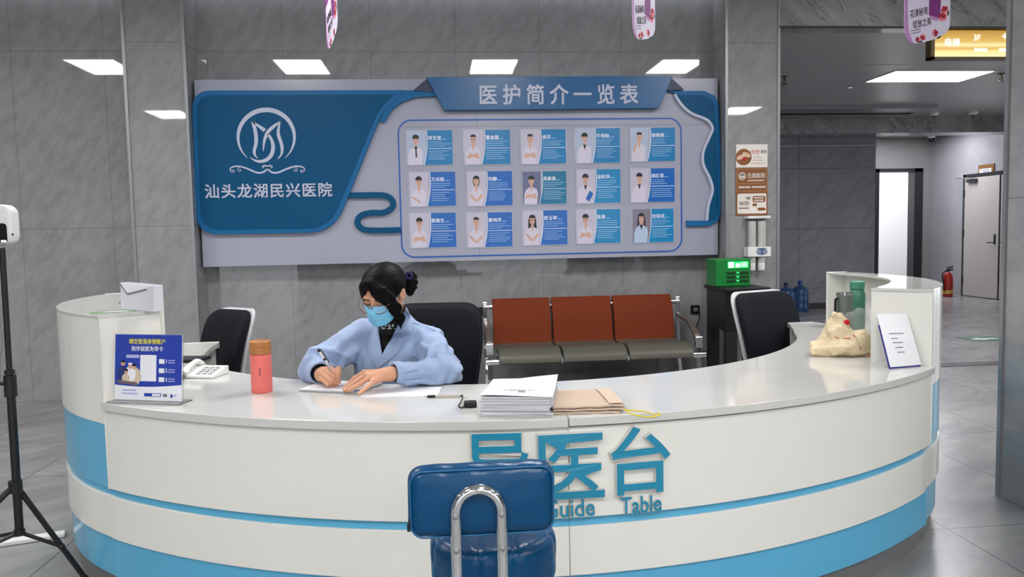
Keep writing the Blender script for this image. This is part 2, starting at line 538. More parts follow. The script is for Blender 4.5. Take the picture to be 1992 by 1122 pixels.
# entrance side behind the camera: wall with large openings onto the street
for a, b in ((-8, -7.2), (-4.3, -3.9), (-0.2, 0.3), (4.0, 4.4), (8.2, 12.5)):
    sbox('wall_front', (a, -10.2, 0), (b, -10, 2.5), TILE)
sbox('wall_front', (-8, -10.2, 2.5), (12.5, -10, 3.5), TILE)
# corridor beyond the opening
sbox('wall_corridor_left', (2.9, 7.2, 0), (3.02, 12.45, 3.14), TILE_DARK)
sbox('wall_corridor_dark', (2.9, 12.45, 0), (7.34, 12.7, 3.14), TILE_DARK)
sbox('trim_1', (3.02, 12.40, 2.70), (7.34, 12.45, 2.735), STEEL)
sbox('beam', (3.02, 12.0, 2.87), (12.5, 12.42, 3.14), MARBLE)
sbox('wall_recess_left', (7.22, 12.7, 0), (7.34, 15.0, 3.14), TILE_DARK)
GREYW = mat('grey_painted_wall', (128, 128, 128), 0.45)
sbox('wall_recess_back', (7.34, 14.95, 0), (8.80, 15.1, 3.14), GREYW)
sbox('wall_recess_back', (9.80, 14.95, 0), (12.5, 15.1, 3.14), GREYW)
sbox('wall_recess_back', (8.80, 14.95, 2.52), (9.80, 15.1, 3.14), GREYW)
sbox('wall_corridor_right', (10.03, 10.2, 0), (10.2, 14.95, 3.14), noise_mat('pale_side_wall', (140, 141, 145), (152, 153, 157), scale=(1, 1, 1), nscale=1.2, rough=0.25, clouds=0.4))
# white lit room behind the dark-framed doorway
sbox('wall_white_room', (8.0, 16.8, 0), (11.0, 16.9, 3.0), WALLW)
sbox('wall_white_room', (8.0, 15.1, 0), (8.1, 16.8, 3.0), WALLW)
sbox('wall_white_room', (10.9, 15.1, 0), (11.0, 16.8, 3.0), WALLW)
sbox('ceiling_white_room', (8.0, 15.1, 3.0), (11.0, 16.9, 3.1), WALLW)
fr = MB()
fr.box((8.80, 14.90, 0), (8.87, 15.12, 2.52)); fr.box((9.62, 14.90, 0), (9.80, 15.12, 2.52)); fr.box((8.80, 14.90, 2.45), (9.80, 15.12, 2.52))
struct(fr.build('door_1', DARKM, smooth=0))
lamp = bpy.data.lights.new('white_room_lamp', 'AREA'); lamp.shape = 'RECTANGLE'; lamp.size = 1.6; lamp.size_y = 0.9; lamp.energy = 60
lo_ = bpy.data.objects.new('white_room_lamp', lamp); lo_.location = (9.4, 15.9, 2.96); COL.objects.link(lo_)
# threshold, floor strips, metal corner trims
sbox('trim_2', (3.02, 6.98, 0.0), (12.3, 7.16, 0.004), mat('dark_threshold_stone', (70, 70, 72), 0.25))
k = 3
for x, y in ((-2.515, 6.67), (-2.04, 6.67), (2.545, 6.67), (3.02, 6.67), (2.79, 3.58)):
    sbox('trim_%d' % k, (x-0.012, y-0.012, 0), (x+0.012, y+0.012, 3.5), STEEL); k += 1
sbox('trim_%d' % k, (3.02, 6.655, 3.13), (12.3, 6.675, 3.145), mat('dark_joint', (52, 52, 54), 0.5)); k += 1
sbox('baseboard_corridor', (3.02, 12.43, 0), (7.34, 12.45, 0.10), mat('dark_skirting', (58, 58, 62), 0.4))

# ------------------------------------------------------------------ ceiling lights of the hall
def ceiling_light(x, y, z, sx, sy, m, label, group=None):
    t = thing('ceiling_light', label, 'ceiling light', (x, y, z), 0, group)
    f = MB()
    f.box((x-sx/2-.02, y-sy/2-.02, z-.012), (x+sx/2+.02, y-sy/2, z)); f.box((x-sx/2-.02, y+sy/2, z-.012), (x+sx/2+.02, y+sy/2+.02, z))
    f.box((x-sx/2-.02, y-sy/2, z-.012), (x-sx/2, y+sy/2, z)); f.box((x+sx/2, y-sy/2, z-.012), (x+sx/2+.02, y+sy/2, z))
    f.build('frame', WHITE, t, smooth=0)
    MB().box((x-sx/2, y-sy/2, z-.008), (x+sx/2, y+sy/2, z-.001)).build('diffuser', m, t, smooth=0)
    return t
for y, xs_ in ((4.05, (-6.37, -4.0, -1.63, 0.74, 3.11, 5.48, 8.5)), (-0.3, (-4.45, -1.63, 0.74, 3.11, 5.42)), (-4.6, (-4.0, -1.63, 0.74, 3.11, 5.48))):
    for x in xs_:
        ceiling_light(x, y, 3.5, 0.56, 0.84, LAMP, 'square recessed light panel in the hall ceiling', 'light panels of the hall ceiling')
ceiling_light(5.84, 8.81, 3.14, 1.2, 0.62, LAMPC, 'bright rectangular light panel in the corridor ceiling beyond the stone lintel')
ceiling_light(8.72, 13.75, 3.14, 1.9, 0.5, LAMPC, 'light strip in the far recess ceiling, partly hidden behind the marble beam')

# linear air vent on the corridor ceiling before the beam
t = thing('air_vent', 'long silver slot air vent on the corridor ceiling before the marble beam', 'air vent', (6.2, 11.5, 3.14))
f = MB()
f.box((3.5, 10.85, 3.08), (7.35, 11.25, 3.14)); f.box((3.5, 11.55, 3.08), (7.35, 11.75, 3.14))
f.build('frame', STEEL, t, smooth=0)
MB().box((3.5, 11.25, 3.10), (7.35, 11.55, 3.14)).build('slot', mat('dark_slot', (12, 12, 13), 0.8), t, smooth=0)
# access hatch outline and latches
t = thing('access_hatch', 'square access hatch with thin outline in the corridor ceiling left of the light panel', 'ceiling hatch', (4.9, 8.9, 3.14))
a = PZ(1596, 110, 3.14); b = PZ(1597, 172, 3.14); c = PZ(1697, 169, 3.14); d = PZ(1700, 110, 3.14)
f = MB()
x0, x1, y0, y1 = 4.3, 5.20, 8.2, 9.40
f.box((x0, y0, 3.1365), (x1, y1, 3.1398)); f.build('panel', CEIL_C, t, smooth=0, bevel=.004)
for q in ((x0+.02, y1-.03), (x1-.03, y1-.03)):
    f = MB(); f.tube([(q[0], q[1], 3.137), (q[0], q[1], 3.105)], .012); f.box((q[0]-.03, q[1]-.012, 3.10), (q[0]+.03, q[1]+.012, 3.112))
    f.build('latch', STEEL, t)
# sprinklers, downlight, camera dome
def sprinkler(p, label):
    t = thing('sprinkler', label, 'sprinkler', p, 0, None)
    f = MB(); f.lathe([(.04, 0), (.04, -.006), (.014, -.01), (.012, -.05), (.02, -.055), (.004, -.06)], p, 16); f.build('head', mat('dull_brass', (92, 84, 74), .35, metal=.8), t)
    f = MB(); f.lathe([(.035, -.085), (.035, -.09)], p, 16)
    for s in (-1, 1): f.tube([np.array(p)+(s*.012, 0, -.055), np.array(p)+(s*.022, 0, -.07), np.array(p)+(0, 0, -.088)], .004, 6)
    f.build('deflector', mat('dull_brass', (92, 84, 74)), t)
sprinkler(tuple(PZ(1526, 148, 3.14)), 'small sprinkler head on the corridor ceiling at its left end')
sprinkler(tuple(PZ(1948, 143, 3.14)), 'small sprinkler head on the corridor ceiling right of the light panel')
def spot(px, py, label):
    p = PZ(px, py, 3.14); t = thing('ceiling_spot', label, 'detector', p)
    MB().lathe([(.075, 0), (.075, -.02), (.05, -.05), (.001, -.055)], p, 20).build('body', WHITE, t)
    MB().ball(p+(0, 0, -.055), .02).build('lens', BLACK, t)
spot(1817, 219, 'small white detector on the corridor ceiling right of the air vent')
spot(1893, 217, 'small white detector on the corridor ceiling nearest the right pillar')
p = PY(1812, 264, 14.6); p[2] = 3.14
t = thing('security_camera', 'dark dome security camera on the far recess ceiling', 'camera', p)
MB().lathe([(.07, 0), (.07, -.05), (.05, -.06)], p, 20).build('base', WHITE, t)
MB().ball(p+(0, 0, -.08), .058).build('dome', mat('smoked_dome', (18, 18, 20), .1), t)

# ------------------------------------------------------------------ far door, sign, extinguisher, bottles
LEAF = mat('door_leaf_paint', (176, 172, 168), .4)
t = struct(bpy.data.objects.new('door_2', None)); COL.objects.link(t); t.location = (10.03, 13.45, 0)
MB().box((9.985, 12.99, 0.012), (10.028, 13.90, 2.235)).build('door_leaf', LEAF, t, bevel=.003)
f = MB(); f.box((9.995, 13.90, 0), (10.029, 13.97, 2.31)); f.box((9.995, 12.95, 2.24), (10.029, 13.97, 2.31)); f.box((9.995, 12.945, 0), (10.015, 12.985, 2.24)); f.box((9.98, 12.0, 0.0), (10.01, 13.9, 0.012))
f.build('door_frame', DARKM, t, smooth=0)
MB().box((9.985, 12.05, 0.012), (10.028, 12.94, 2.235)).build('door_leaf', LEAF, t, bevel=.003)
for z in (0.3, 1.2, 1.95):
    MB().tube([(9.98, 13.905, z-.07), (9.98, 13.905, z+.07)], .014, 10).build('hinge', BLACK, t)
f = MB(); f.box((9.975, 13.05, 1.0), (9.985, 13.09, 1.18)); f.tube([(9.98, 13.07, 1.03), (9.93, 13.07, 1.03), (9.925, 13.20, 1.03)], .011, 8); f.lathe([(.022, 0), (.022, .012)], (9.985, 13.07, 1.15), 14, axis=(-1, 0, 0))
f.build('door_handle', mat('dark_steel', (70, 70, 72), .3, metal=.8), t)
f = MB(); f.box((9.975, 12.83, 1.0), (9.985, 12.87, 1.18)); f.tube([(9.98, 12.85, 1.03), (9.93, 12.85, 1.03), (9.925, 12.72, 1.03)], .011, 8)
f.build('door_handle', mat('dark_steel', (70, 70, 72)), t)
f = MB(); f.box((9.93, 13.55, 2.15), (9.99, 13.80, 2.21)); f.tube([(9.95, 13.6, 2.215), (9.80, 13.9, 2.25), (9.97, 14.12, 2.26)], .012, 8)
f.build('door_closer', mat('dark_steel', (70, 70, 72)), t)
t = thing('door_plate', 'small brown and white sign plate above the far grey door', 'sign', (10.02, 13.37, 2.34))
MB().box((10.01, 13.17, 2.235), (10.03, 13.58, 2.455)).build('plate', mat('sign_brown', (120, 84, 46), .4), t, smooth=0)
f = MB(); f.box((10.006, 13.23, 2.25), (10.01, 13.54, 2.38)); f.build('card', WHITE, t, smooth=0)
f = MB()
for i, z in enumerate((2.35, 2.32, 2.285)): f.box((10.004, 13.28, z), (10.006, 13.5-.05*i, z+.012))
f.build('lettering', mat('print_blue', (60, 86, 140), .5), t, smooth=0)

p = PZ(1843, 577, 0)
t = thing('fire_extinguisher', 'red fire extinguisher standing on the corridor floor by the far door', 'fire extinguisher', p)
MB().lathe([(.001, .0), (.085, .0), (.09, .02), (.09, .36), (.075, .42), (.04, .46), (.03, .475)], p, 24).build('cylinder', mat('extinguisher_red', (150, 28, 26), .3), t)
f = MB(); f.lathe([(.03, .47), (.03, .5), (.018, .52)], p, 14); f.box(p+(-.02, -.02, .5), p+(.09, .02, .53)); f.box(p+(-.02, -.02, .55), p+(.1, .02, .57), R=rotm('Y', -12))
f.build('valve', BLACK, t)
f = MB(); f.tube(spline([p+(-.03, 0, .5), p+(-.12, -.02, .44), p+(-.115, -.04, .25), p+(-.1, -.05, .1)], 6), .012, 8); f.build('hose', BLACK, t)
MB().lathe([(.0915, .06), (.0915, .13)], p, 24).build('label', mat('label_yellow', (190, 150, 70), .5), t)

def water_bottle(p, cap, label):
    t = thing('water_bottle', label, 'water bottle', p)
    MB().lathe([(.001, 0), (.125, 0), (.135, .02), (.135, .12), (.128, .135), (.135, .15), (.135, .25), (.128, .265), (.135, .28), (.13, .35), (.09, .40), (.035, .43), (.03, .47)], p, 28).build('body', mat('blue_water_plastic', (64, 104, 160), .12, trans=.55, alpha=.9), t)
    MB().lathe([(.034, .45), (.034, .5), (.03, .505)], p, 18).build('cap', cap, t)
water_bottle(PZ(1529, 611, 0), mat('cap_dark', (40, 50, 70), .5), 'large blue water bottle with a dark cap on the corridor floor, left one')
water_bottle(PZ(1556, 606, 0), mat('cap_blue', (28, 60, 150), .5), 'large blue water bottle with a bright blue cap on the corridor floor')

p = PZ(1914, 659, 0)
t = thing('floor_sticker', 'green and white exit arrow sticker on the corridor floor', 'floor sticker', p)
MB().box(p+(-.24, -.19, 0.0), p+(.24, .19, .002)).build('backing', mat('sticker_green', (60, 110, 84), .3), t, smooth=0)
MB().prism([(-.16, -.04), (.02, -.04), (.02, -.1), (.17, 0), (.02, .1), (.02, .04), (-.16, .04)], p+(0, 0, .002), (-1, 0, 0), (0, 1, 0), -.001, .0012).build('arrow', WHITE, t, smooth=0)

# illuminated lift sign hanging in the corridor opening
o = PY(1885, 86, 6.74)
t = thing('lift_sign', 'glowing gold lift sign with white writing hanging under the stone lintel', 'sign', (o[0], 6.74, 3.14))
x0 = PY(1806, 90, 6.74)[0]; z0 = PY(1806, 117, 6.74)[2]; z1 = PY(1900, 60, 6.74)[2]; x1 = x0+1.55
f = MB(); fw = .035
f.box((x0, 6.70, z0), (x1, 6.78, z0+.022)); f.box((x0, 6.70, z1), (x1, 6.78, z1+.022)); f.box((x0, 6.70, z0), (x0+fw, 6.78, z1+.02)); f.box((x1-fw, 6.70, z0), (x1, 6.78, z1+.02))
f.box((x0+.02, 6.755, z0+.01), (x1-.02, 6.78, z1+.01))
f.build('frame', mat('sign_bronze', (92, 78, 48), .35, metal=.3), t, smooth=0)
GOLD = bpy.data.materials.new('backlit_gold'); GOLD.use_nodes = True
nt = GOLD.node_tree; b = nt.nodes['Principled BSDF']; tcn = nt.nodes.new('ShaderNodeTexCoord'); sp = nt.nodes.new('ShaderNodeSeparateXYZ')
rp = nt.nodes.new('ShaderNodeValToRGB'); mr = nt.nodes.new('ShaderNodeMapRange')
mr.inputs[1].default_value = z0-3.14+.02; mr.inputs[2].default_value = z1-3.14
nt.links.new(tcn.outputs['Object'], sp.inputs[0]); nt.links.new(sp.outputs[2], mr.inputs[0]); nt.links.new(mr.outputs[0], rp.inputs[0])
els = rp.color_ramp.elements
els[0].position = 0; els[0].color = (*lin((255, 244, 196)), 1); els[1].position = 1; els[1].color = (*lin((188, 142, 62)), 1)
for ps, cc in ((.22, (255, 236, 160)), (.34, (226, 180, 86)), (.46, (255, 240, 180)), (.6, (226, 184, 92))):
    e = els.new(ps); e.color = (*lin(cc), 1)
nt.links.new(rp.outputs[0], b.inputs['Emission Color']); b.inputs['Emission Strength'].default_value = 1.0
b.inputs['Base Color'].default_value = (.12, .08, .03, 1)
MB().box((x0+fw, 6.725, z0+.022), (x1-fw, 6.755, z1)).build('lit_panel', GOLD, t, smooth=0)
f = MB(); hh = z1-z0
def sg(px, py): q = PY(px, py, 6.72); return q
f.text('电梯', sg(1853, 82), (1, 0, 0), (0, 0, 1), h=hh*.27)
f.text('3F', sg(1901, 73), (1, 0, 0), (0, 0, 1), h=hh*.2)
f.text('4F', sg(1957, 70), (1, 0, 0), (0, 0, 1), h=hh*.2)
for px in (1908, 1956): q = sg(px, 97); f.box(q+(-.06, -.002, -.012), q+(.06, .0, .012))
f.build('lettering', mat('sign_lit_white', (255, 255, 255), .5, emit=(255, 255, 250), estr=2.5), t, smooth=0)
for xx in (x0+.2, x1-.2):
    f = MB(); f.tube([(xx, 6.74, z1+.01), (xx, 6.74, 3.14)], .008, 8); f.build('hanger', STEEL, t)

# ------------------------------------------------------------------ reception desk
DC = np.array([0.362, 4.70])
def _outline():
    C1, R1 = np.array([.362, 5.128]), 2.697
    PL_, PR_ = np.array([-1.282, 2.999]), np.array([2.072, 3.048])
    aL, aR = (math.atan2(*(p-C1)[::-1]) for p in (PL_, PR_))
    front = [C1+R1*np.array([math.cos(t), math.sin(t)]) for t in np.linspace(aL, aR, 80)]
    def end(P, sg_, r2, inset_):
        u = unit(C1-P); P = P+u*inset_; c = P+u*r2; a0 = math.atan2(*(P-c)[::-1])
        return [c+r2*np.array([math.cos(a0+sg_*t), math.sin(a0+sg_*t)]) for t in np.radians(np.arange(.3, 125, 2.0))]
    return end(PL_, -1, 1.3, .0)[::-1], front, end(PR_, 1, 1.25, .012)
def _polar(pts):
    q = np.array(pts)-DC; a = np.degrees(np.arctan2(q[:, 1], q[:, 0])); a = np.where(a > 90, a-360, a)
    return a, np.hypot(q[:, 0], q[:, 1])
_oL, _oF, _oR = _outline()
_oa, _or = _polar(_oL+_oF+_oR); _k = np.argsort(_oa); _oa, _or = _oa[_k], _or[_k]
_ci = [np.array([.330+1.807*math.cos(t), 4.854+1.807*math.sin(t)]) for t in np.radians(np.linspace(-143, -30, 60))]
_ia, _ir = _polar([np.array(p) for p in ((-1.31, 4.75), (-1.30, 4.6), (-1.27, 4.3), (-1.22, 4.05))]+_ci+[np.array(p) for p in ((2.02, 4.25), (2.12, 4.5), (2.19, 4.7))]); _k = np.argsort(_ia); _ia, _ir = _ia[_k], _ir[_k]
def rho(a, r): i, o = np.interp(a, _ia, _ir), np.interp(a, _oa, _or); return i+(o-i)*(r-1.66)/.705
def level(a, rr): i, o = np.interp(a, _ia, _ir), np.interp(a, _oa, _or); return 1.66+.705*(rr-i)/(o-i)
def polar1(x, y): t = math.degrees(math.atan2(y-DC[1], x-DC[0])); return (t-360 if t > 90 else t), math.hypot(x-DC[0], y-DC[1])
DESKW = mat('desk_white_laminate', (230, 229, 222), 0.16, spec=0.5)
TOPW = noise_mat('desk_top_stone', (203, 203, 199), (210, 209, 204), nscale=1.3, rough=0.07, clouds=.3, scale=(1, 2, 1))
DESKB = mat('desk_blue_laminate', (92, 174, 212), 0.18, spec=0.5)
KICK = mat('desk_kick_plate', (112, 113, 115), 0.35)
GAP = mat('desk_joint', (70, 68, 66), 0.6)
def cyl(a, r, z):
    q = rho(a, r); a = math.radians(a); return np.array([DC[0]+q*math.cos(a), DC[1]+q*math.sin(a), z])
def ring(a0, a1, r0, r1, z0, z1, n=None, mi=0, f=None):
    """solid ring sector; r0/r1 may be functions of the angle"""
    f = f or MB(); n = n or max(2, int(abs(a1-a0)/1.5))
    g0 = r0 if callable(r0) else (lambda a: r0); g1 = r1 if callable(r1) else (lambda a: r1)
    V = []
    for i in range(n+1):
        a = a0+(a1-a0)*i/n
        V += [cyl(a, g0(a), z0), cyl(a, g1(a), z0), cyl(a, g1(a), z1), cyl(a, g0(a), z1)]
    F = []
    for i in range(n):
        for j in range(4): F.append((4*i+j, 4*i+4+j, 4*i+4+(j+1) % 4, 4*i+(j+1) % 4)[::-1])
    F += [(0, 1, 2, 3), (4*n+3, 4*n+2, 4*n+1, 4*n)]
    return f.add(V, F, mi)
A_L, A_S, A_R = polar1(-1.282, 2.999)[0], polar1(.400, 2.445)[0], polar1(2.072, 3.048)[0]        # left pod front, joint, right pod front
E_L, E_R = -177.5, -1.5
H = 0.78
desk = thing('reception_desk', 'large curved white and blue guide desk with raised end cabinets in the hall centre', 'desk', (DC[0], DC[1], 0))
g = .025
rtop = lambda a: 2.365 if A_L-.05 <= a <= A_R+.05 else 2.318
for a0_, a1_, zb_ in ((E_L, A_S-g, .032), (A_S+g, E_R, .028)):
    f = MB(); ang = sorted(set([a0_, a1_]+[a0_+(a1_-a0_)*i/66 for i in range(1, 66)]+[q for q in (A_L-.06, A_L-.04, A_R+.04, A_R+.06) if a0_ < q < a1_]))
    V = []
    for a in ang: V += [cyl(a, 1.66, H-zb_), cyl(a, rtop(a), H-zb_), cyl(a, rtop(a), H), cyl(a, 1.66, H)]
    n = len(ang)-1
    F = [(4*i+j, 4*i+4+j, 4*i+4+(j+1) % 4, 4*i+(j+1) % 4)[::-1] for i in range(n) for j in range(4)]+[(0, 1, 2, 3), (4*n+3, 4*n+2, 4*n+1, 4*n)]
    f.add(V, F).build('countertop', TOPW, desk, bevel=.003)
ring(A_L, A_S-g*.6, 2.31, 2.350, .443, H-.034).build('front_panel', DESKW, desk, bevel=.002)
ring(A_S+g*.6, A_R, 2.31, 2.350, .443, H-.034).build('front_panel', DESKW, desk, bevel=.002)
ring(E_L, A_S-g*.4, 2.29, 2.336, .413, .4425).build('blue_stripe', DESKB, desk)
ring(A_S+g*.4, E_R, 2.29, 2.336, .413, .4425).build('blue_stripe', DESKB, desk)
ring(E_L, A_S-g*.6, 2.29, 2.348, .247, .4125).build('middle_band', DESKW, desk, bevel=.002)
ring(A_S+g*.6, E_R, 2.29, 2.348, .247, .4125).build('middle_band', DESKW, desk, bevel=.002)
for a, b in ((E_L, A_L-.05), (A_L+.05, A_S-g*.5), (A_S+g*.5, A_R-.05), (A_R+.05, E_R)):
    ring(a, b, 2.29, 2.337, .09, .2465).build('lower_band', DESKB, desk, bevel=.0015)
ring(E_L, E_R, 2.24, 2.318, 0, .0895).build('kick_plate', KICK, desk)
ring(E_L, E_R, 2.26, 2.30, .0, H-.035).build('back_board', mat('desk_inside', (196, 196, 192), .5), desk)
ring(E_L, E_L+.7, 1.70, 2.30, 0, H-.034, n=2).build('end_board', DESKW, desk)
ring(E_R-.7, E_R, 1.70, 2.30, 0, H-.034, n=2).build('end_board', DESKW, desk)
def pod(a0, a1, front, sgn):
    """raised end cabinet: outer shell, shelf board, end boards, open to the inside"""
    p = struct_none = thing_part('end_cabinet', desk)
    ins = [(1.925, 3.262), (2.09, 3.44), (2.215, 3.61), (2.33, 3.85), (2.365, 4.10), (2.35, 4.30), (2.325, 4.457)] if sgn > 0 else [(-1.135, 3.19), (-1.30, 3.37), (-1.42, 3.55), (-1.505, 3.78), (-1.525, 4.05), (-1.49, 4.30)]
    pa = sorted(polar1(*q) for q in ins)
    def rin(a): return level(a, np.interp(a, [q[0] for q in pa], [q[1] for q in pa]))
    ring(a0, a1, 2.318, 2.346, .4428, .69).build('blue_shell', DESKB, p)
    ring(a0, a1, 2.318, 2.350, .6905, 1.0925).build('white_shell', DESKW, p)
    ring(a0, a1, rin, 2.352, 1.093, 1.105).build('top_board', TOPW, p, bevel=.002)
    d = .45*np.sign(a1-a0)
    lo, hi = (a0, a0+.5) if sgn > 0 else (a1-.5, a1)
    ring(lo, hi, rin, 2.318, H, 1.0925, n=2).build('front_board', DESKW, p, bevel=.001)
    lo, hi = (a1-.5, a1) if sgn > 0 else (a0, a0+.5)
    ring(lo, hi, rin, 2.318, H, 1.0925, n=2).build('rear_board', DESKW, p, bevel=.001)
    return p
def thing_part(name, parent):
    o = bpy.data.objects.new(name, None); COL.objects.link(o); o.parent = parent
    return o
pr = pod(A_R+.02, -7.0, A_R, 1); pl = pod(-167.8, A_L-.02, A_L, -1)
plabel(pr, 'right end cabinet with an open shelf'); plabel(pl, 'left end cabinet')
# raised characters on the front panel
TEAL = mat('letter_teal', (34, 136, 170), 0.3); ACR = mat('letter_acrylic', (214, 212, 206), 0.15)
def oncyl(px, py, r=2.352):
    d = ray(px, py); T = np.linspace(2.0, 3.6, 4000); P = np.array([0, 0, CZ])+T[:, None]*d
    q = P[:, :2]-DC; aa = np.degrees(np.arctan2(q[:, 1], q[:, 0])); aa = np.where(aa > 90, aa-360, aa)
    k = int(np.argmax(np.hypot(q[:, 0], q[:, 1]) < rho(aa, r)))
    return aa[k], P[k, 2]
def letter(name, body, px0, px1, py0, py1, d, bold, r=2.352):
    pm = (px0+px1)/2; ym = (py0+py1)/2
    a0, _ = oncyl(px0, ym); a1, _ = oncyl(px1, ym); _, z1 = oncyl(pm, py0); _, z0 = oncyl(pm, py1)
    am = (a0+a1)/2; w = math.radians(a1-a0)*rho(am, r)
    fn = lambda u, v, dd: cyl(am+math.degrees(u/rho(am, r)), r+dd, (z0+z1)/2+v)
    f = MB(); f.text(body, None, None, None, w=w, h=z1-z0, d=d, grow=bold, fn=fn, mi=0)
    g2 = MB(); g2.text(body, None, None, None, w=w+.006*d/.02, h=z1-z0+.006*d/.02, d=d*.75, grow=bold+.008, fn=fn)
    o = f.build(name, TEAL, desk, smooth=0)
    g2.build('acrylic_backing', ACR, o, smooth=0)
letter('character', '导', 910, 1030, 841, 970, .02, .010)
letter('character', '医', 1047, 1173, 842, 967, .02, .010)
letter('character', '台', 1186, 1300, 827, 957, .02, .010)
letter('lettering', 'Guide', 1058, 1156, 969, 1004, .010, .006)
letter('lettering', 'Table', 1206, 1285, 963, 996, .010, .006)

# ------------------------------------------------------------------ wall board with the staff cards
YB = 6.82
def B(px, py): q = PY(px, py, YB); return (q[0], q[2])
BO = np.array([0, YB, 0.0]); EX = (1, 0, 0); EZ = (0, 0, 1)       # ux x uz = -y : towards the hall
board = thing('staff_board', 'wide white wall board with blue logo panel, title plate and staff overview', 'notice board', (0.26, 6.98, 1.14))
BWHITE = mat('board_white', (158, 160, 176), 0.22, spec=.4); BBLUE = mat('board_blue', (6, 76, 116), .4, spec=.15); BRIM = mat('board_rim_blue', (24, 98, 150), .4, spec=.2)
BSIL = mat('board_silver', (182, 188, 208), .4); BLINE = mat('board_line_blue', (28, 88, 168), .4); SEAM = mat('board_seam', (110, 110, 124), .6)
MB().box((-2.02, YB, 1.145), (2.525, 6.98, 2.725)).build('backing', BWHITE, board, smooth=0, bevel=.003)
f = MB()
zs = B(800, 247)[1]; xs = B(928, 260)[0]
f.box((-0.3, YB-.001, zs-.0015), (2.5, YB, zs+.0015)); f.box((xs-.0015, YB-.001, 1.15), (xs+.0015, YB, 2.45))
f.build('panel_seam', SEAM, board, smooth=0)
def rounded(pts, rad, n=6):
    """round the corners of a polygon"""
    out = []; m = len(pts)
    for i in range(m):
        p0, p, p1 = (np.array(pts[(i+k) % m], float) for k in (-1, 0, 1))
        r = rad[i] if hasattr(rad, '__len__') else rad
        a, b = unit(p0-p), unit(p1-p)
        if r <= 0: out.append(tuple(p)); continue
        r = min(r, np.linalg.norm(p0-p)*.48, np.linalg.norm(p1-p)*.48)
        s, e = p+a*r, p+b*r
        for k in range(n+1):
            t = k/n; out.append(tuple((1-t)**2*s+2*t*(1-t)*p+t*t*e))
    return out
def inset(poly, d):
    m = len(poly); P = np.array(poly); out = []
    ar = sum(P[i][0]*P[(i+1) % m][1]-P[(i+1) % m][0]*P[i][1] for i in range(m)); sg_ = 1 if ar > 0 else -1
    for i in range(m):
        t = unit(P[(i+1) % m]-P[i-1]); out.append(tuple(P[i]+sg_*d*np.array([-t[1], t[0]])))
    return out
# logo panel
outer = [B(*q) for q in [(376, 178), (790, 177), (778, 190), (757, 206), (742, 226), (650, 452), (386, 456)]]
outer = rounded(outer, [.16, 0, .05, .05, .1, .22, .18], 8)
MB().prism(outer, BO, EX, EZ, 0, .045).build('logo_panel_rim', BRIM, board, smooth=30)
inner = rounded([B(*q) for q in [(385, 187), (768, 186), (748, 203), (733, 225), (643, 444), (395, 447)]], [.14, .02, .05, .1, .2, .16], 8)
MB().prism(inner, BO, EX, EZ, .02, .049).build('logo_panel', BBLUE, board, smooth=30)
# ribbon from the logo panel to the title plate
f = MB(); f.prism([B(*q) for q in [(786, 177.5), (846, 177), (852, 188), (810, 190), (783, 200), (764, 214), (748, 240), (740, 236), (752, 208), (770, 190)]], BO, EX, EZ, .002, .040)
f.build('ribbon', BRIM, board, smooth=0)
# swirl ribbon
def board_tube(pts, w, d, n=8):
    P = spline([np.array(B(*q)) for q in pts], n); m = len(P); L_, R_ = [], []
    for i in range(m):
        t = unit(P[min(i+1, m-1)]-P[max(i-1, 0)]); nn = np.array([-t[1], t[0]])
        L_.append(tuple(P[i]+nn*w/2)); R_.append(tuple(P[i]-nn*w/2))
    G = MB()
    for i in range(m-1):
        G.prism([L_[i], R_[i], R_[i+1], L_[i+1]], BO, EX, EZ, 0, d)
    return G
board_tube([(664, 380), (700, 380), (745, 380), (762, 388), (764, 402), (748, 413), (722, 414), (702, 420), (696, 434), (708, 446), (735, 448), (779, 447)], .05, .035).build('swirl_ribbon', BBLUE, board, smooth=30)
# title plate and its folded corners
f = MB(); f.prism([B(*q) for q in [(829, 153), (1304, 151), (1278, 213), (864, 217)]], BO, EX, EZ, 0, .075)
f.build('title_plate', mat('board_title_blue', (18, 88, 138), .3), board, smooth=0, bevel=.003)
f = MB(); f.prism([B(*q) for q in [(804, 178), (831, 155), (843, 181)]], BO, EX, EZ, 0, .05)
f.build('folded_corner', mat('board_dark_fold', (34, 52, 78), .4), board, smooth=0)
f = MB(); f.prism([B(*q) for q in [(1302, 153), (1327, 176), (1291, 178)]], BO, EX, EZ, 0, .05)
f.build('folded_corner', mat('board_dark_fold', (34, 52, 78), .4), board, smooth=0)
f = MB()
q0, q1 = B(932, 187), B(1237, 187); zt, zb = B(1084, 167)[1], B(1084, 206)[1]
f.text('医护简介一览表', ((q0[0]+q1[0])/2, YB-.0755, (zt+zb)/2), EX, EZ, w=q1[0]-q0[0], h=zt-zb, d=.006, bold=.018, space=1.45)
f.build('title_lettering', BSIL, board, smooth=0)
f = MB(); f.text('汕头龙湖民兴医院', (sum(B(x, 371)[0] for x in (402, 648))/2, YB-.05, B(525, 371)[1]), EX, EZ, w=B(648, 371)[0]-B(402, 371)[0], h=B(525, 357)[1]-B(525, 385)[1], d=.006, bold=.016, space=1.12)
f.build('hospital_lettering', BSIL, board, smooth=0)
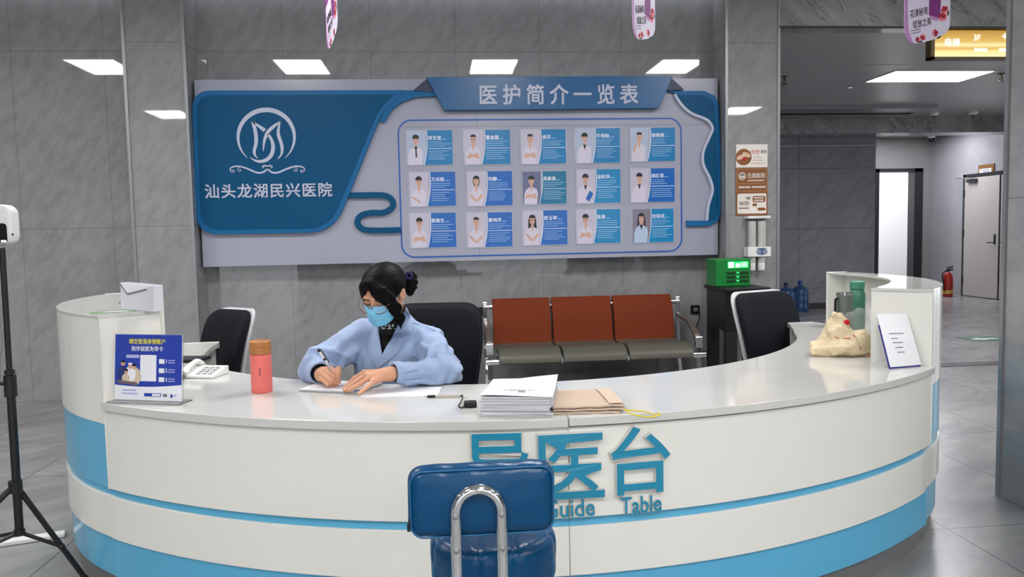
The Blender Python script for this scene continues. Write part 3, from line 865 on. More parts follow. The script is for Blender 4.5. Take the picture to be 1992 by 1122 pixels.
# emblem: open ring, tulip-like monogram and scroll
em = MB()
def Ez(x, y): return B(430+x*240/1346, 200+y*200/1122)
def stroke(pts, w0, w1=None, wm=None, n=10):
    P = spline([np.array(Ez(*q)) for q in pts], n); m = len(P)
    L_, R_ = [], []
    for i in range(m):
        t = i/(m-1); tt = unit(P[min(i+1, m-1)]-P[max(i-1, 0)]); nn = np.array([-tt[1], tt[0]])
        w = (w0*(1-t)+(w1 if w1 is not None else w0)*t) if wm is None else (w0*(1-t)**2+2*wm*2*t*(1-t)*.5*2+(w1 or 0)*t*t)
        L_.append(P[i]+nn*w/2); R_.append(P[i]-nn*w/2)
    for i in range(m-1): em.prism([tuple(q) for q in (L_[i], R_[i], R_[i+1], L_[i+1])], (0, YB-.049, 0), EX, EZ, 0, .004)
c = np.array([508, 385.0]); ringp = []
for k in range(25):
    a = math.radians(228-276*k/24); ringp.append((c[0]+305*math.cos(a), c[1]-298*math.sin(a)))
stroke(ringp, .004, .004, .036, 4)
stroke([(362, 215), (392, 330), (398, 440), (378, 530), (388, 580), (418, 612)], .026, .004, .020)
stroke([(362, 215), (400, 245), (445, 275), (492, 310)], .012, .034)
stroke([(660, 215), (590, 265), (525, 330), (488, 420), (475, 535)], .008, .003, .026)
stroke([(655, 218), (640, 300), (640, 360), (668, 440), (680, 510), (670, 570), (632, 622)], .012, .003, .024)
stroke([(525, 345), (568, 420), (582, 500), (560, 580), (505, 630), (440, 645), (380, 632), (330, 598)], .018, .002, .026)
for s in (1, -1):
    X = lambda x: 520+s*(x-520)
    stroke([(X(135), 760), (X(118), 740), (X(130), 712), (X(180), 698), (X(240), 703), (X(320), 730), (X(400), 764), (X(460), 766), (X(505), 740), (X(520), 715), (X(510), 695), (X(480), 692), (X(468), 708), (X(485), 716)], .006, .006, .012, 6)
    stroke([(X(215), 728), (X(230), 735), (X(222), 752), (X(202), 746), (X(200), 722), (X(225), 704)], .006, .004, None, 5)
    stroke([(X(140), 742), (X(158), 742), (X(155), 760), (X(135), 760)], .008, .005, None, 5)
em.build('emblem', BSIL, board, smooth=0)
# rounded frame around the cards
x0, x1 = -.335, 2.19; za, zb_ = B(1000, 497)[1], B(1000, 231)[1]
ro, ri = rrect(x0, x1, za, zb_, .12, 8), rrect(x0+.013, x1-.013, za+.013, zb_-.013, .108, 8)
f = MB(); m_ = len(ro)
for i in range(m_): f.prism([ro[i], ro[(i+1) % m_], ri[(i+1) % m_], ri[i]], BO, EX, EZ, 0, .003)
f.build('card_frame', BLINE, board, smooth=0)
# wavy blue shape at the right edge
wav = [B(*q) for q in spline([np.array(q, float) for q in [(1312, 183), (1326, 204), (1345, 220), (1374, 232), (1386, 250), (1378, 272), (1368, 296), (1368, 320), (1380, 345), (1386, 370), (1378, 400), (1375, 429)]], 4)]
out_ = [B(*q) for q in [(1334, 429), (1334, 440), (1380, 439), (1396, 428), (1403.5, 405), (1400, 300), (1396, 205), (1388, 187), (1368, 178), (1292, 178)]]
out_ = [(min(p[0], 2.538), p[1]) for p in out_]
MB().prism(wav+out_, BO, EX, EZ, 0, .03).build('wave_rim', BRIM, board, smooth=30)
out2 = [B(*q) for q in [(1380, 430), (1390, 424), (1395, 405), (1391, 300), (1388, 205), (1380, 192), (1364, 186), (1316, 186)]]
MB().prism(wav+out2, BO, EX, EZ, .0, .034).build('wave_panel', BBLUE, board, smooth=30)
P = [np.array(q) for q in wav]; f = MB()
for i in range(len(P)-1):
    t = unit(P[min(i+1, len(P)-1)]-P[max(i-1, 0)]); nn = np.array([t[1], -t[0]]); t2 = unit(P[min(i+2, len(P)-1)]-P[i]); n2 = np.array([t2[1], -t2[0]])
    f.prism([tuple(P[i]), tuple(P[i]+nn*.022), tuple(P[i+1]+n2*.022), tuple(P[i+1])], BO, EX, EZ, 0, .038)
f.build('wave_edge', BSIL, board, smooth=0)

# ------------------------------------------------------------------ fifteen staff cards
SKIN_P = mat('print_skin', (200, 160, 142), .4); HAIR_P = mat('print_hair', (30, 26, 30), .4); COAT_P = mat('print_coat', (204, 198, 214), .4)
COAT_B = mat('print_coat_blue', (176, 196, 220), .4); DARK_P = mat('print_dark', (24, 28, 40), .4); TXT_P = mat('print_pale_text', (168, 206, 232), .4); NAME_P = mat('print_white_text', (232, 236, 246), .4)
POCK = mat('card_pocket', (164, 166, 182), .1)
PBG = {'w': mat('print_bg_pale', (186, 182, 200), .3), 'b': mat('print_bg_blue', (168, 180, 204), .3), 'd': mat('print_bg_dark', (96, 104, 136), .3), 'g': mat('print_bg_grey', (126, 120, 138), .3)}
PBL = {'a': mat('print_blue_a', (18, 118, 176), .25), 'b': mat('print_blue_b', (20, 96, 178), .25), 'c': mat('print_blue_c', (14, 110, 150), .25), 'd': mat('print_blue_d', (22, 128, 184), .25)}
def el(cx, cy, rx, ry, n=18, a0=0, a1=360):
    return [(cx+rx*math.cos(math.radians(a0+(a1-a0)*k/n)), cy+ry*math.sin(math.radians(a0+(a1-a0)*k/n))) for k in range(n if a1-a0 == 360 else n+1)]
def staff_card(bx, name, bg, blue, hair, pose, label, male=False):
    (x0, z1), (x1, z0) = B(*bx[:2]), B(*bx[2:])
    w, h = x1-x0, z1-z0
    t = thing('staff_card', label, 'card', ((x0+x1)/2, YB, (z0+z1)/2), 0, 'staff cards on the wall board')
    f = MB(); f.box((x0-.012, YB-.005, z0-.008), (x1+.008, YB, z1+.01)); f.build('pocket', POCK, t, smooth=0)
    O = np.array([x0, YB-.0052, z0]); S = h
    f = MB(); k = [0]
    def pol(p, mi):
        k[0] += 1; f.prism([(np.clip(a, 0, .56)*S, np.clip(b, 0, 1)*S) for a, b in p], O, EX, EZ, 0, .0003+.00012*k[0], mi)
    aw = .43*w/S
    crv = [(aw*(.93+.09*math.sin(PI*(.15+.85*i/10)**1.0)), 1-i/10) for i in range(11)]
    crv = [(aw*(1.02-.16*(i/10)**2.2+.04*math.sin(PI*i/10)), 1-i/10) for i in range(11)]
    pol([(0, 0), (crv[-1][0], 0)]+list(reversed(crv))[1:]+[(0, 1)], 0)
    cx = .27
    lim = lambda p: [(min(a, .56), b) for a, b in p]
    if hair == 'long': pol(el(cx, .60, .115, .27), 3)
    if hair == 'bob': pol(el(cx, .72, .105, .16), 3)
    coat = 2 if hair != 'longb' else 6
    # coat body with sloping shoulders
    pol([(.04, 0), (.05, .30), (.10, .44), (cx-.06, .52), (cx+.06, .52), (.45, .44), (.47, .28), (.44, 0)], coat)
    pol([(cx-.045, .50), (cx+.045, .50), (cx+.03, .62), (cx-.03, .62)], 1)
    pol([(cx-.05, .53), (cx, .38), (cx+.05, .53)], 4 if pose in ('tie', 'v', 'clip') else 1)
    pol(el(cx, .72, .085, .125), 1)
    if hair == 'short': pol(el(cx, .775, .098, .105, 14, -8, 188), 3)
    elif hair == 'bun': pol(el(cx, .80, .088, .075, 14, -5, 185), 3)
    else: pol(el(cx, .79, .096, .095, 14, -5, 185), 3)
    if hair in ('long', 'longb'):
        for s in (-1, 1): pol([(cx+s*.075, .80), (cx+s*.115, .74), (cx+s*.125, .48), (cx+s*.075, .5)], 3)
    if male and pose != 'tie': pass
    if 'glass' in label or name in ('曾路生', '舒玉琴', '陈勇', '董金霞'):
        pol([(cx-.07, .725), (cx+.07, .725), (cx+.07, .715), (cx-.07, .715)], 4)
    pol([(cx-.025, .655), (cx+.025, .655), (cx+.02, .645), (cx-.02, .645)], 5)
    for s in (-1, 1): pol([(cx+s*.02, .735), (cx+s*.055, .74), (cx+s*.05, .727), (cx+s*.022, .725)], 3)
    if pose == 'tie': pol([(cx-.014, .5), (cx+.014, .5), (cx+.03, .25), (cx, .2), (cx-.02, .26)], 4)
    if pose == 'cross':
        pol([(.07, .24), (.40, .34), (.42, .27), (.10, .17)], 1); pol([(.45, .24), (.14, .33), (.12, .27), (.42, .16)], 1)
    if pose == 'fold':
        pol([(.07, .36), (.11, .34), (.28, .16), (.24, .11), (.09, .26)], 1); pol([(.46, .34), (.42, .34), (.26, .16), (.30, .11), (.44, .26)], 1)
    if pose == 'chin': pol([(.06, .30), (.12, .28), (.22, .55), (.17, .57)], 1)
    if pose == 'clip': pol([(.27, .13), (.40, .38), (.50, .28), (.38, .04)], 7)
    if pose == 'fold1': pol([(.05, .26), (.10, .28), (.32, .14), (.30, .08)], 1)
    o = f.build('portrait', [PBG[bg], SKIN_P, COAT_P, HAIR_P, DARK_P, mat('print_lip', (170, 90, 96), .4), COAT_B, PBL['b']], t, smooth=0)
    f = MB()
    f.prism([(a*S, b*S) for a, b in crv]+[(w, 0), (w, S)], O, EX, EZ, 0, .0010, 0)
    wl = [(a+.016, b) for a, b in crv]
    f.prism([(a*S, b*S) for a, b in crv]+[(a*S, b*S) for a, b in reversed(wl)], O, EX, EZ, .001, .0013, 1)
    tx = (aw+.055)*S
    f.text(name, O+np.array([tx, -.0013, S*.78]), EX, EZ, h=S*.125, bold=.012, mi=1, center=False)
    rr = random.Random(hash(name) % 1000 if False else sum(map(ord, name)))
    nw = len(name)*S*.135
    f.box((x0+tx+nw, YB-.0068, z0+S*.735), (x0+tx+nw+S*.12, YB-.0062, z0+S*.75), 2)
    zz = .655
    for i in range(9):
        L_ = (w-tx-.02*S)*rr.uniform(.55, .98)
        if i == 3: L_ = w-tx-.02*S
        f.box((x0+tx, YB-.0068, z0+S*zz), (x0+tx+L_, YB-.0062, z0+S*(zz+(.014 if i == 3 else .011))), 1 if i == 3 else 2)
        zz -= .058 if i not in (2, 3) else .075
    f.build('name_panel', [PBL[blue], NAME_P, TXT_P], t, smooth=0)
CARDS = [
 ((790, 254, 881, 320), '邓文忠', 'b', 'a', 'short', 'tie', 'staff card of a short-haired man in coat and tie, top row first from left'),
 ((902, 253, 993, 319), '董金霞', 'w', 'a', 'bun', 'cross', 'staff card of a woman with tied hair and glasses, top row second from left'),
 ((1013, 252, 1101, 318), '金莎', 'w', 'a', 'bun', 'cross', 'staff card of a woman with crossed arms and two-character name, top row middle'),
 ((1119, 250, 1206, 316), '牛明秋', 'b', 'a', 'short', 'v', 'staff card of a person with short curly hair, top row fourth from left'),
 ((1226, 249, 1313, 313), '徐晓琼', 'b', 'a', 'bun', 'chin', 'staff card of a woman with hand at her chin, top right corner'),
 ((796, 335, 887, 400), '万忠联', 'w', 'b', 'short', 'fold1', 'staff card of a short-haired person on pale ground, middle row first from left'),
 ((908, 334, 997, 399), '刘静', 'w', 'b', 'bob', 'fold', 'staff card of a woman with bobbed black hair, middle row second from left'),
 ((1016, 334, 1102, 396), '周素清', 'd', 'c', 'short', 'cross', 'dark teal staff card with a dim blue portrait in the centre of the board'),
 ((1121, 330, 1207, 394), '巫利华', 'w', 'd', 'short', 'clip', 'staff card of a person holding a blue folder, middle row fourth from left'),
 ((1226, 328, 1312, 392), '邱红军', 'w', 'b', 'short', 'v', 'staff card of a man with dark shirt collar, middle row right end'),
 ((797, 415, 888, 480), '曾路生', 'w', 'b', 'short', 'cross', 'staff card of a man with glasses and crossed arms, bottom left corner'),
 ((908, 414, 997, 479), '黄纯芳', 'w', 'b', 'bun', 'fold', 'staff card of a woman with folded hands and side ponytail, bottom row second from left'),
 ((1017, 410, 1104, 475), '舒玉琴', 'w', 'b', 'long', 'fold', 'staff card of a woman with long black hair and glasses, bottom row middle'),
 ((1121, 408, 1207, 472), '陈勇', 'w', 'd', 'short', 'cross', 'staff card of a man with crossed arms and two-character name, bottom row fourth'),
 ((1230, 407, 1310, 470), '刘琼花', 'g', 'd', 'longb', 'v', 'staff card of a long-haired woman on grey ground, bottom right corner'),
]
for c in CARDS: staff_card(*c)

# ------------------------------------------------------------------ waiting bench against the wall
RUST = mat('bench_rust_leather', (112, 46, 20), .6, spec=.15, bump=(160, .12)); OLIVE = mat('bench_olive_leather', (82, 80, 70), .45)
bx = PY(940, 690, 6.15)[0]; ex = PY(1372, 690, 6.15)[0]
zt = PY(1060, 580, 6.72)[2]; zs = PY(1150, 668, 6.50)[2]
bench = thing('waiting_bench', 'three-seat waiting bench with rust-brown backs and olive seats against the back wall', 'bench', ((bx+ex)/2, 6.45, 0))
W3 = [(PY(956, 580, 6.72)[0], PY(1069, 580, 6.72)[0]), (PY(1071, 580, 6.72)[0], PY(1187, 580, 6.72)[0]), (PY(1189, 580, 6.72)[0], PY(1305, 580, 6.72)[0])]
zseat = 0.405
for i, (a, b) in enumerate(W3):
    prof = spline([(6.60, zseat+.0), (6.625, zseat+.10), (6.66, zseat+.25), (6.70, zt-.06), (6.735, zt)], 5)
    prof = [np.array(q, float) for q in prof]
    def sheetpad(pr, th, x0, x1, nm, m):
        f = MB(); nrm = []
        for k in range(len(pr)):
            t = unit(pr[min(k+1, len(pr)-1)]-pr[max(k-1, 0)]); nrm.append(np.array([-t[1], t[0]]))
        poly = [pr[k]+nrm[k]*th/2 for k in range(len(pr))]+[pr[k]-nrm[k]*th/2 for k in range(len(pr)-1, -1, -1)]
        f.prism([tuple(q) for q in poly], (x0, 0, 0), (0, 1, 0), (0, 0, 1), 0, x1-x0)
        return f.build(nm, m, bench, smooth=40, bevel=.012, seg=3)
    sheetpad(prof, .045, a+.004, b-.004, 'backrest', RUST)
    sp_ = [np.array(q, float) for q in spline([(6.62, zseat+.01), (6.5, zseat-.01), (6.3, zseat+.015), (6.19, zseat+.01), (6.13, zseat-.03), (6.115, zseat-.075)], 5)]
    sheetpad(sp_, .05, a+.012, b+.002, 'seat', OLIVE)
xl, xr = W3[0][0]-.07, W3[2][1]+.07
def bar(name, lo, hi, m=CHROME, bv=.006): return MB().box(lo, hi).build(name, m, bench, smooth=0, bevel=bv)
bar('seat_beam', (xl-.0, 6.28, zseat-.10), (xr, 6.34, zseat-.045))
MB().tube([(xl, 6.715, zt-.06), (xr, 6.715, zt-.06)], .024, 14).build('back_bar', CHROME, bench)
f = MB(); f.tube([(xl-.02, 6.16, zseat-.06), (xr+.05, 6.16, zseat-.06)], .026, 14); f.build('front_bar', CHROME, bench)
for s, x in ((-1, xl+.01), (1, xr-.01)):
    f = MB(); f.strip([(x, 6.72, zt-.02), (x, 6.70, .30), (x, 6.64, .12), (x, 6.66, .0)], (1, 0, 0), .035, .02); f.build('rear_leg', CHROME, bench, smooth=0, bevel=.003)
    f = MB(); f.strip([(x, 6.17, zseat-.04), (x, 6.15, .2), (x, 6.05, .0)], (1, 0, 0), .04, .022); f.build('front_leg', CHROME, bench, smooth=0, bevel=.003)
    f = MB(); f.strip(spline([(x, 6.70, zt-.17), (x, 6.55, zt-.19), (x, 6.38, zt-.21), (x, 6.26, zt-.27), (x, 6.20, zseat+.1), (x, 6.17, zseat+.02)], 5), (1, 0, 0), .05, .028)
    f.build('armrest', mat('armrest_brown', (84, 74, 68), .35), bench, smooth=40, bevel=.006)
    MB().box((x-.03, 6.135, zseat+.0), (x+.03, 6.165, zseat+.09), R=rotm('X', -10)).build('arm_bracket', CHROME, bench, smooth=0, bevel=.004)
for x in (W3[0][1]+.012, W3[1][1]+.012):
    f = MB(); f.strip(spline([(x, 6.63, zseat-.05), (x, 6.45, zseat-.045), (x, 6.3, zseat-.03), (x, 6.17, zseat-.03), (x, 6.12, zseat-.08)], 4), (1, 0, 0), .012, .03); f.build('seat_bracket', CHROME, bench)
    f = MB(); f.strip([(x, 6.66, zseat+.05), (x, 6.69, zseat+.25), (x, 6.735, zt-.03)], (1, 0, 0), .012, .02); f.build('back_bracket', BLACK, bench)

# socket with plug and cable beside the bench, second socket behind the chair
def socket(px, py, label):
    q = PY(px, py, 6.995); t = thing('wall_socket', label, 'socket', q)
    MB().box(q+(-.043, -.008, -.043), q+(.043, .004, .043)).build('plate', mat('socket_black', (28, 28, 32), .3), t, smooth=0, bevel=.004)
    f = MB()
    for s in (-1, 1): f.box(q+(s*.012-.003, -.0092, -.012), q+(s*.012+.003, -.008, .004))
    f.build('slot', mat('dark_slot', (12, 12, 13)), t, smooth=0)
    return q
q = socket(1352, 602, 'black wall socket with a grey plug right of the waiting bench')
socket(931, 606, 'black wall socket half hidden beside the left end of the waiting bench')
t = thing('power_cable', 'dark cable hanging from the wall socket to the black side table', 'cable', q+(0, -.03, 0))
f = MB(); f.lathe([(.02, 0), (.02, .03), (.01, .05)], q+(0, -.008, .0), 14, axis=(0, -1, 0)); f.build('plug', mat('plug_grey', (120, 116, 114), .4), t)
f = MB(); f.tube(spline([q+(0, -.055, -.005), q+(.03, -.05, -.06), q+(-.01, -.04, -.2), q+(.02, -.05, -.36), q+(.07, -.08, -.44), q+(.14, -.12, -.40), q+(.17, -.14, -.36)], 8), .005, 8); f.build('cord', BLACK, t)

# power bank station on a black side table
x0 = PY(1391, 560, 6.35)[0]; x1 = PY(1478, 560, 6.35)[0]; ztab = PY(1430, 560, 6.15)[2]
t = thing('side_table', 'black side table under the green power bank station by the column', 'table', ((x0+x1)/2, 6.4, 0))
MB().box((x0, 6.13, ztab-.03), (x1, 6.62, ztab)).build('top', BLACK, t, smooth=0, bevel=.006)
MB().box((x0+.015, 6.15, ztab-.36), (x1-.015, 6.60, ztab-.031)).build('cabinet', mat('table_black', (16, 16, 18), .35), t, smooth=0, bevel=.004)
for a in (x0+.015, x1-.055):
    for b in (6.15, 6.56): MB().box((a, b, 0), (a+.1 if a < x0+.1 else a+.04, b+.04, ztab-.361)).build('leg', BLACK, t, smooth=0)
gx0 = PY(1393, 530, 6.3)[0]; gx1 = PY(1461, 530, 6.3)[0]; gz = PY(1430, 503, 6.3)[2]
t = thing('power_bank_station', 'green power bank rental box with lit screen on the black side table', 'charger box', ((gx0+gx1)/2, 6.42, ztab))
GRN = mat('station_green', (22, 122, 52), .35); GRN2 = mat('station_dark_green', (10, 60, 26), .4)
MB().box((gx0, 6.3, ztab), (gx1, 6.54, gz)).build('housing', GRN, t, smooth=0, bevel=.012, seg=3)
gw, gh = gx1-gx0, gz-ztab
fx = lambda u: gx0+u*gw
fz = lambda v: ztab+v*gh
f = MB(); f.box((fx(.33), 6.297, fz(.66)), (fx(.92), 6.301, fz(.90)), 0); f.box((fx(.35), 6.2955, fz(.68)), (fx(.50), 6.297, fz(.88)), 1); f.box((fx(.55), 6.2955, fz(.69)), (fx(.68), 6.297, fz(.83)), 1)
for k in range(3): f.box((fx(.71), 6.2955, fz(.71+.06*k)), (fx(.89), 6.297, fz(.74+.06*k)), 1)
f.build('screen', [mat('screen_green', (0, 120, 50), .3, emit=(20, 225, 105), estr=1.2), mat('screen_white', (255, 255, 255), .3, emit=(225, 255, 235), estr=1.3)], t, smooth=0)
for k in range(3):
    for a, b in ((.30, .55), (.68, .93)):
        f = MB(); z = .50-.145*k
        f.box((fx(a), 6.292, fz(z-.04)), (fx(b), 6.301, fz(z+.04))); f.build('slot', GRN2, t, smooth=0, bevel=.003)
for k in range(3):
    for u in (.60, .64):
        MB().ball((fx(u), 6.299, fz(.5-.145*k)), .0045, n=8).build('indicator', mat('led_green', (40, 255, 120), .3, emit=(60, 255, 140), estr=3), t)

# three notice plates and paper cup dispenser on the right column
YC = 6.668
def Cq(px, py): q = PY(px, py, YC-.008); return q
SBR = mat('sign_wood_brown', (134, 82, 40), .4); SCR = mat('sign_cream', (226, 220, 214), .4); SRED = mat('sign_red', (190, 30, 50), .4); SDK = mat('sign_ink', (50, 44, 44), .4); STAN = mat('sign_tan', (196, 160, 130), .4)
def plate(bx, m, label):
    a, b = Cq(*bx[:2]), Cq(*bx[2:]); t = thing('notice_plate', label, 'sign', ((a[0]+b[0])/2, YC, (a[2]+b[2])/2), 0, 'notice plates on the right column')
    MB().box((a[0], YC-.008, b[2]), (b[0], YC-.0005, a[2])).build('plate', m, t, smooth=0)
    w, h = b[0]-a[0], a[2]-b[2]
    return t, (lambda u, v: np.array([a[0]+u*w, YC-.0082, b[2]+v*h])), w, h
t, P_, w, h = plate((1432, 281, 1493, 325), SCR, 'white notice plate with round hands picture, topmost on the right column')
f = MB(); f.lathe([(h*.36, 0), (h*.36, .0012)], P_(.24, .45), 28, axis=(0, -1, 0), mi=0)
for s in (-1, 1): f.ball(P_(.24+.09*s, .50+.05*s)+(0, -.001, 0), (h*.22, .0012, h*.10), 1, 12, rotm('Y', 20*s))
f.ball(P_(.26, .38)+(0, -.0016, 0), (h*.11, .001, h*.07), 2, 10)
f.build('picture', [SBR, mat('print_hand', (216, 176, 150), .4), SRED], t, smooth=0)
f = MB(); f.text('“无红包”', P_(.60, .68), EX, EZ, w=w*.32, h=h*.16, mi=0, bold=.006, off=.001); f.text('医院', P_(.88, .68), EX, EZ, w=w*.18, h=h*.14, mi=1, bold=.006, off=.001)
for k, (u, ww) in enumerate(((.68, .24), (.70, .34), (.70, .42))): f.box(P_(u-ww/2, .42-.13*k)+(0, -.001, 0), P_(u+ww/2, .45-.13*k), 2)
f.ball(P_(.70, .55), (h*.02, .001, h*.03), 0, 8)
f.build('lettering', [SRED, SDK, STAN], t, smooth=0)
t, P_, w, h = plate((1431.5, 326, 1493, 374), SBR, 'brown no-smoking notice plate in the middle of the three column plates')
f = MB(); rx = [(.03, .06), (.97, .06), (.97, .96), (.03, .96)]
for a, b in zip(rx, rx[1:]+rx[:1]):
    p, q = P_(*a), P_(*b); f.box(np.minimum(p, q)-(.001, .001, .001), np.maximum(p, q)+(.001, .0, .001))
p, q = P_(.08, .36), P_(.92, .36); f.box(p-(0, .001, .001), q+(0, 0, .001))
f.build('border', STAN, t, smooth=0)
f = MB(); f.lathe([(h*.15, 0), (h*.15, .001)], P_(.20, .66), 24, axis=(0, -1, 0), mi=0); f.lathe([(h*.12, 0), (h*.12, .0014)], P_(.20, .66), 24, axis=(0, -1, 0), mi=1)
f.box(P_(.13, .60)+(0, -.002, 0), P_(.27, .66), 2); f.build('no_smoking_mark', [SCR, mat('sign_grey', (130, 128, 120), .4), SCR], t, smooth=0)
f = MB(); f.text('无烟医院', P_(.64, .68), EX, EZ, w=w*.56, h=h*.20, bold=.008, off=.001)

for u0, u1, v, hh_ in ((.38, .90, .48, .05), (.09, .47, .22, .07), (.51, .95, .22, .07)):
    n_ = int((u1-u0)/.06)
    for k in range(n_): q0, q1 = P_(u0+(u1-u0)*k/n_, v-hh_/2), P_(u0+(u1-u0)*(k+.7)/n_, v+hh_/2); f.box(q0-(0, .001, 0), q1)
f.build('lettering', SCR, t, smooth=0)
t, P_, w, h = plate((1432, 375, 1493, 418), SBR, 'white and brown WiFi notice plate, lowest of the three column plates')
rr_ = rrect(P_(.04, 0)[0], P_(.96, 0)[0], P_(0, .08)[2], P_(0, .96)[2], .012, 5)
MB().prism(rr_, (0, YC-.008, 0), EX, EZ, 0, .0012).build('white_field', SCR, t, smooth=0)
f = MB(); f.text('WiFi', P_(.25, .52), EX, EZ, w=w*.32, h=h*.20, bold=.01, off=.0015)
for k in range(6): q0, q1 = P_(.09+.053*k, .29), P_(.13+.053*k, .35); f.box(q0-(0, .002, 0), q1)
for k in range(3):
    r = h*(.05+.05*k); pts = [P_(.38, .66)+np.array([r*math.cos(math.radians(a)), -.0018, r*math.sin(math.radians(a))]) for a in range(40, 141, 10)]
    f.tube(pts, h*.014, 6)
f.build('lettering', mat('sign_wood_dark', (96, 62, 34), .4), t, smooth=0)
f = MB()
for u0, u1, v0, v1 in ((.52, .93, .57, .85), (.52, .66, .40, .52), (.68, .93, .20, .33)):
    a, b = P_(u0, v0), P_(u1, v1); f.prism(rrect(a[0], b[0], a[2], b[2], (b[2]-a[2])*.3, 4), (0, YC-.0092, 0), EX, EZ, 0, .001, 0)
for v in (.77, .65):
    for k in range(5): q0, q1 = P_(.57+.063*k, v-.035), P_(.615+.063*k, v+.035); f.box(q0-(0, .003, 0), q1, 1)
f.build('badge', [SBR, SCR], t, smooth=0)

a, b = Cq(1447, 420), Cq(1491, 523)
t = thing('cup_dispenser', 'white double tube paper cup dispenser on the right column under the notice plates', 'cup dispenser', ((a[0]+b[0])/2, YC, b[2]))
zq = lambda py: PY(1470, py, 6.6)[2]
xa, xb = a[0]+.0, b[0]+.0; xm1, xm2 = xa+(xb-xa)*.27, xa+(xb-xa)*.68
MB().box((xa, 6.57, zq(425)), (xb, YC-.001, zq(420))).build('top_bracket', WHITE, t, smooth=0, bevel=.004)
TUBE = mat('dispenser_tube', (206, 204, 200), .15, trans=.25)
for xm in (xm1, xm2): MB().lathe([(.030, zq(512)), (.034, zq(508)), (.036, zq(470)), (.036, zq(432)), (.034, zq(430))], (xm, 6.615, 0), 24).build('tube', TUBE, t)
MB().box((xa, 6.565, zq(499)), (xb, YC-.001, zq(480))).build('front_band', WHITE, t, smooth=0, bevel=.004)
f = MB(); cx_ = xa+(xb-xa)*.6; cz_ = (zq(499)+zq(480))/2
for r, ww in ((.042, .008), (.026, .007)):
    pts = [(cx_+r*1.1*math.cos(k*PI/12), 6.564, cz_+r*.55*math.sin(k*PI/12)) for k in range(25)]; f.tube(pts, ww*.5, 6)
f.box((cx_-.045, 6.562, cz_+.026), (cx_+.045, 6.565, cz_+.032)); f.box((cx_-.012, 6.562, cz_-.008), (cx_+.012, 6.565, cz_+.008))
f.build('blue_mark', mat('print_blue', (60, 86, 140)), t, smooth=0)
for xm in (xm1, xm2): MB().lathe([(.020, zq(527)), (.028, zq(525)), (.031, zq(512)), (.031, zq(500))], (xm, 6.615, 0), 24).build('cup_end', WHITE, t)

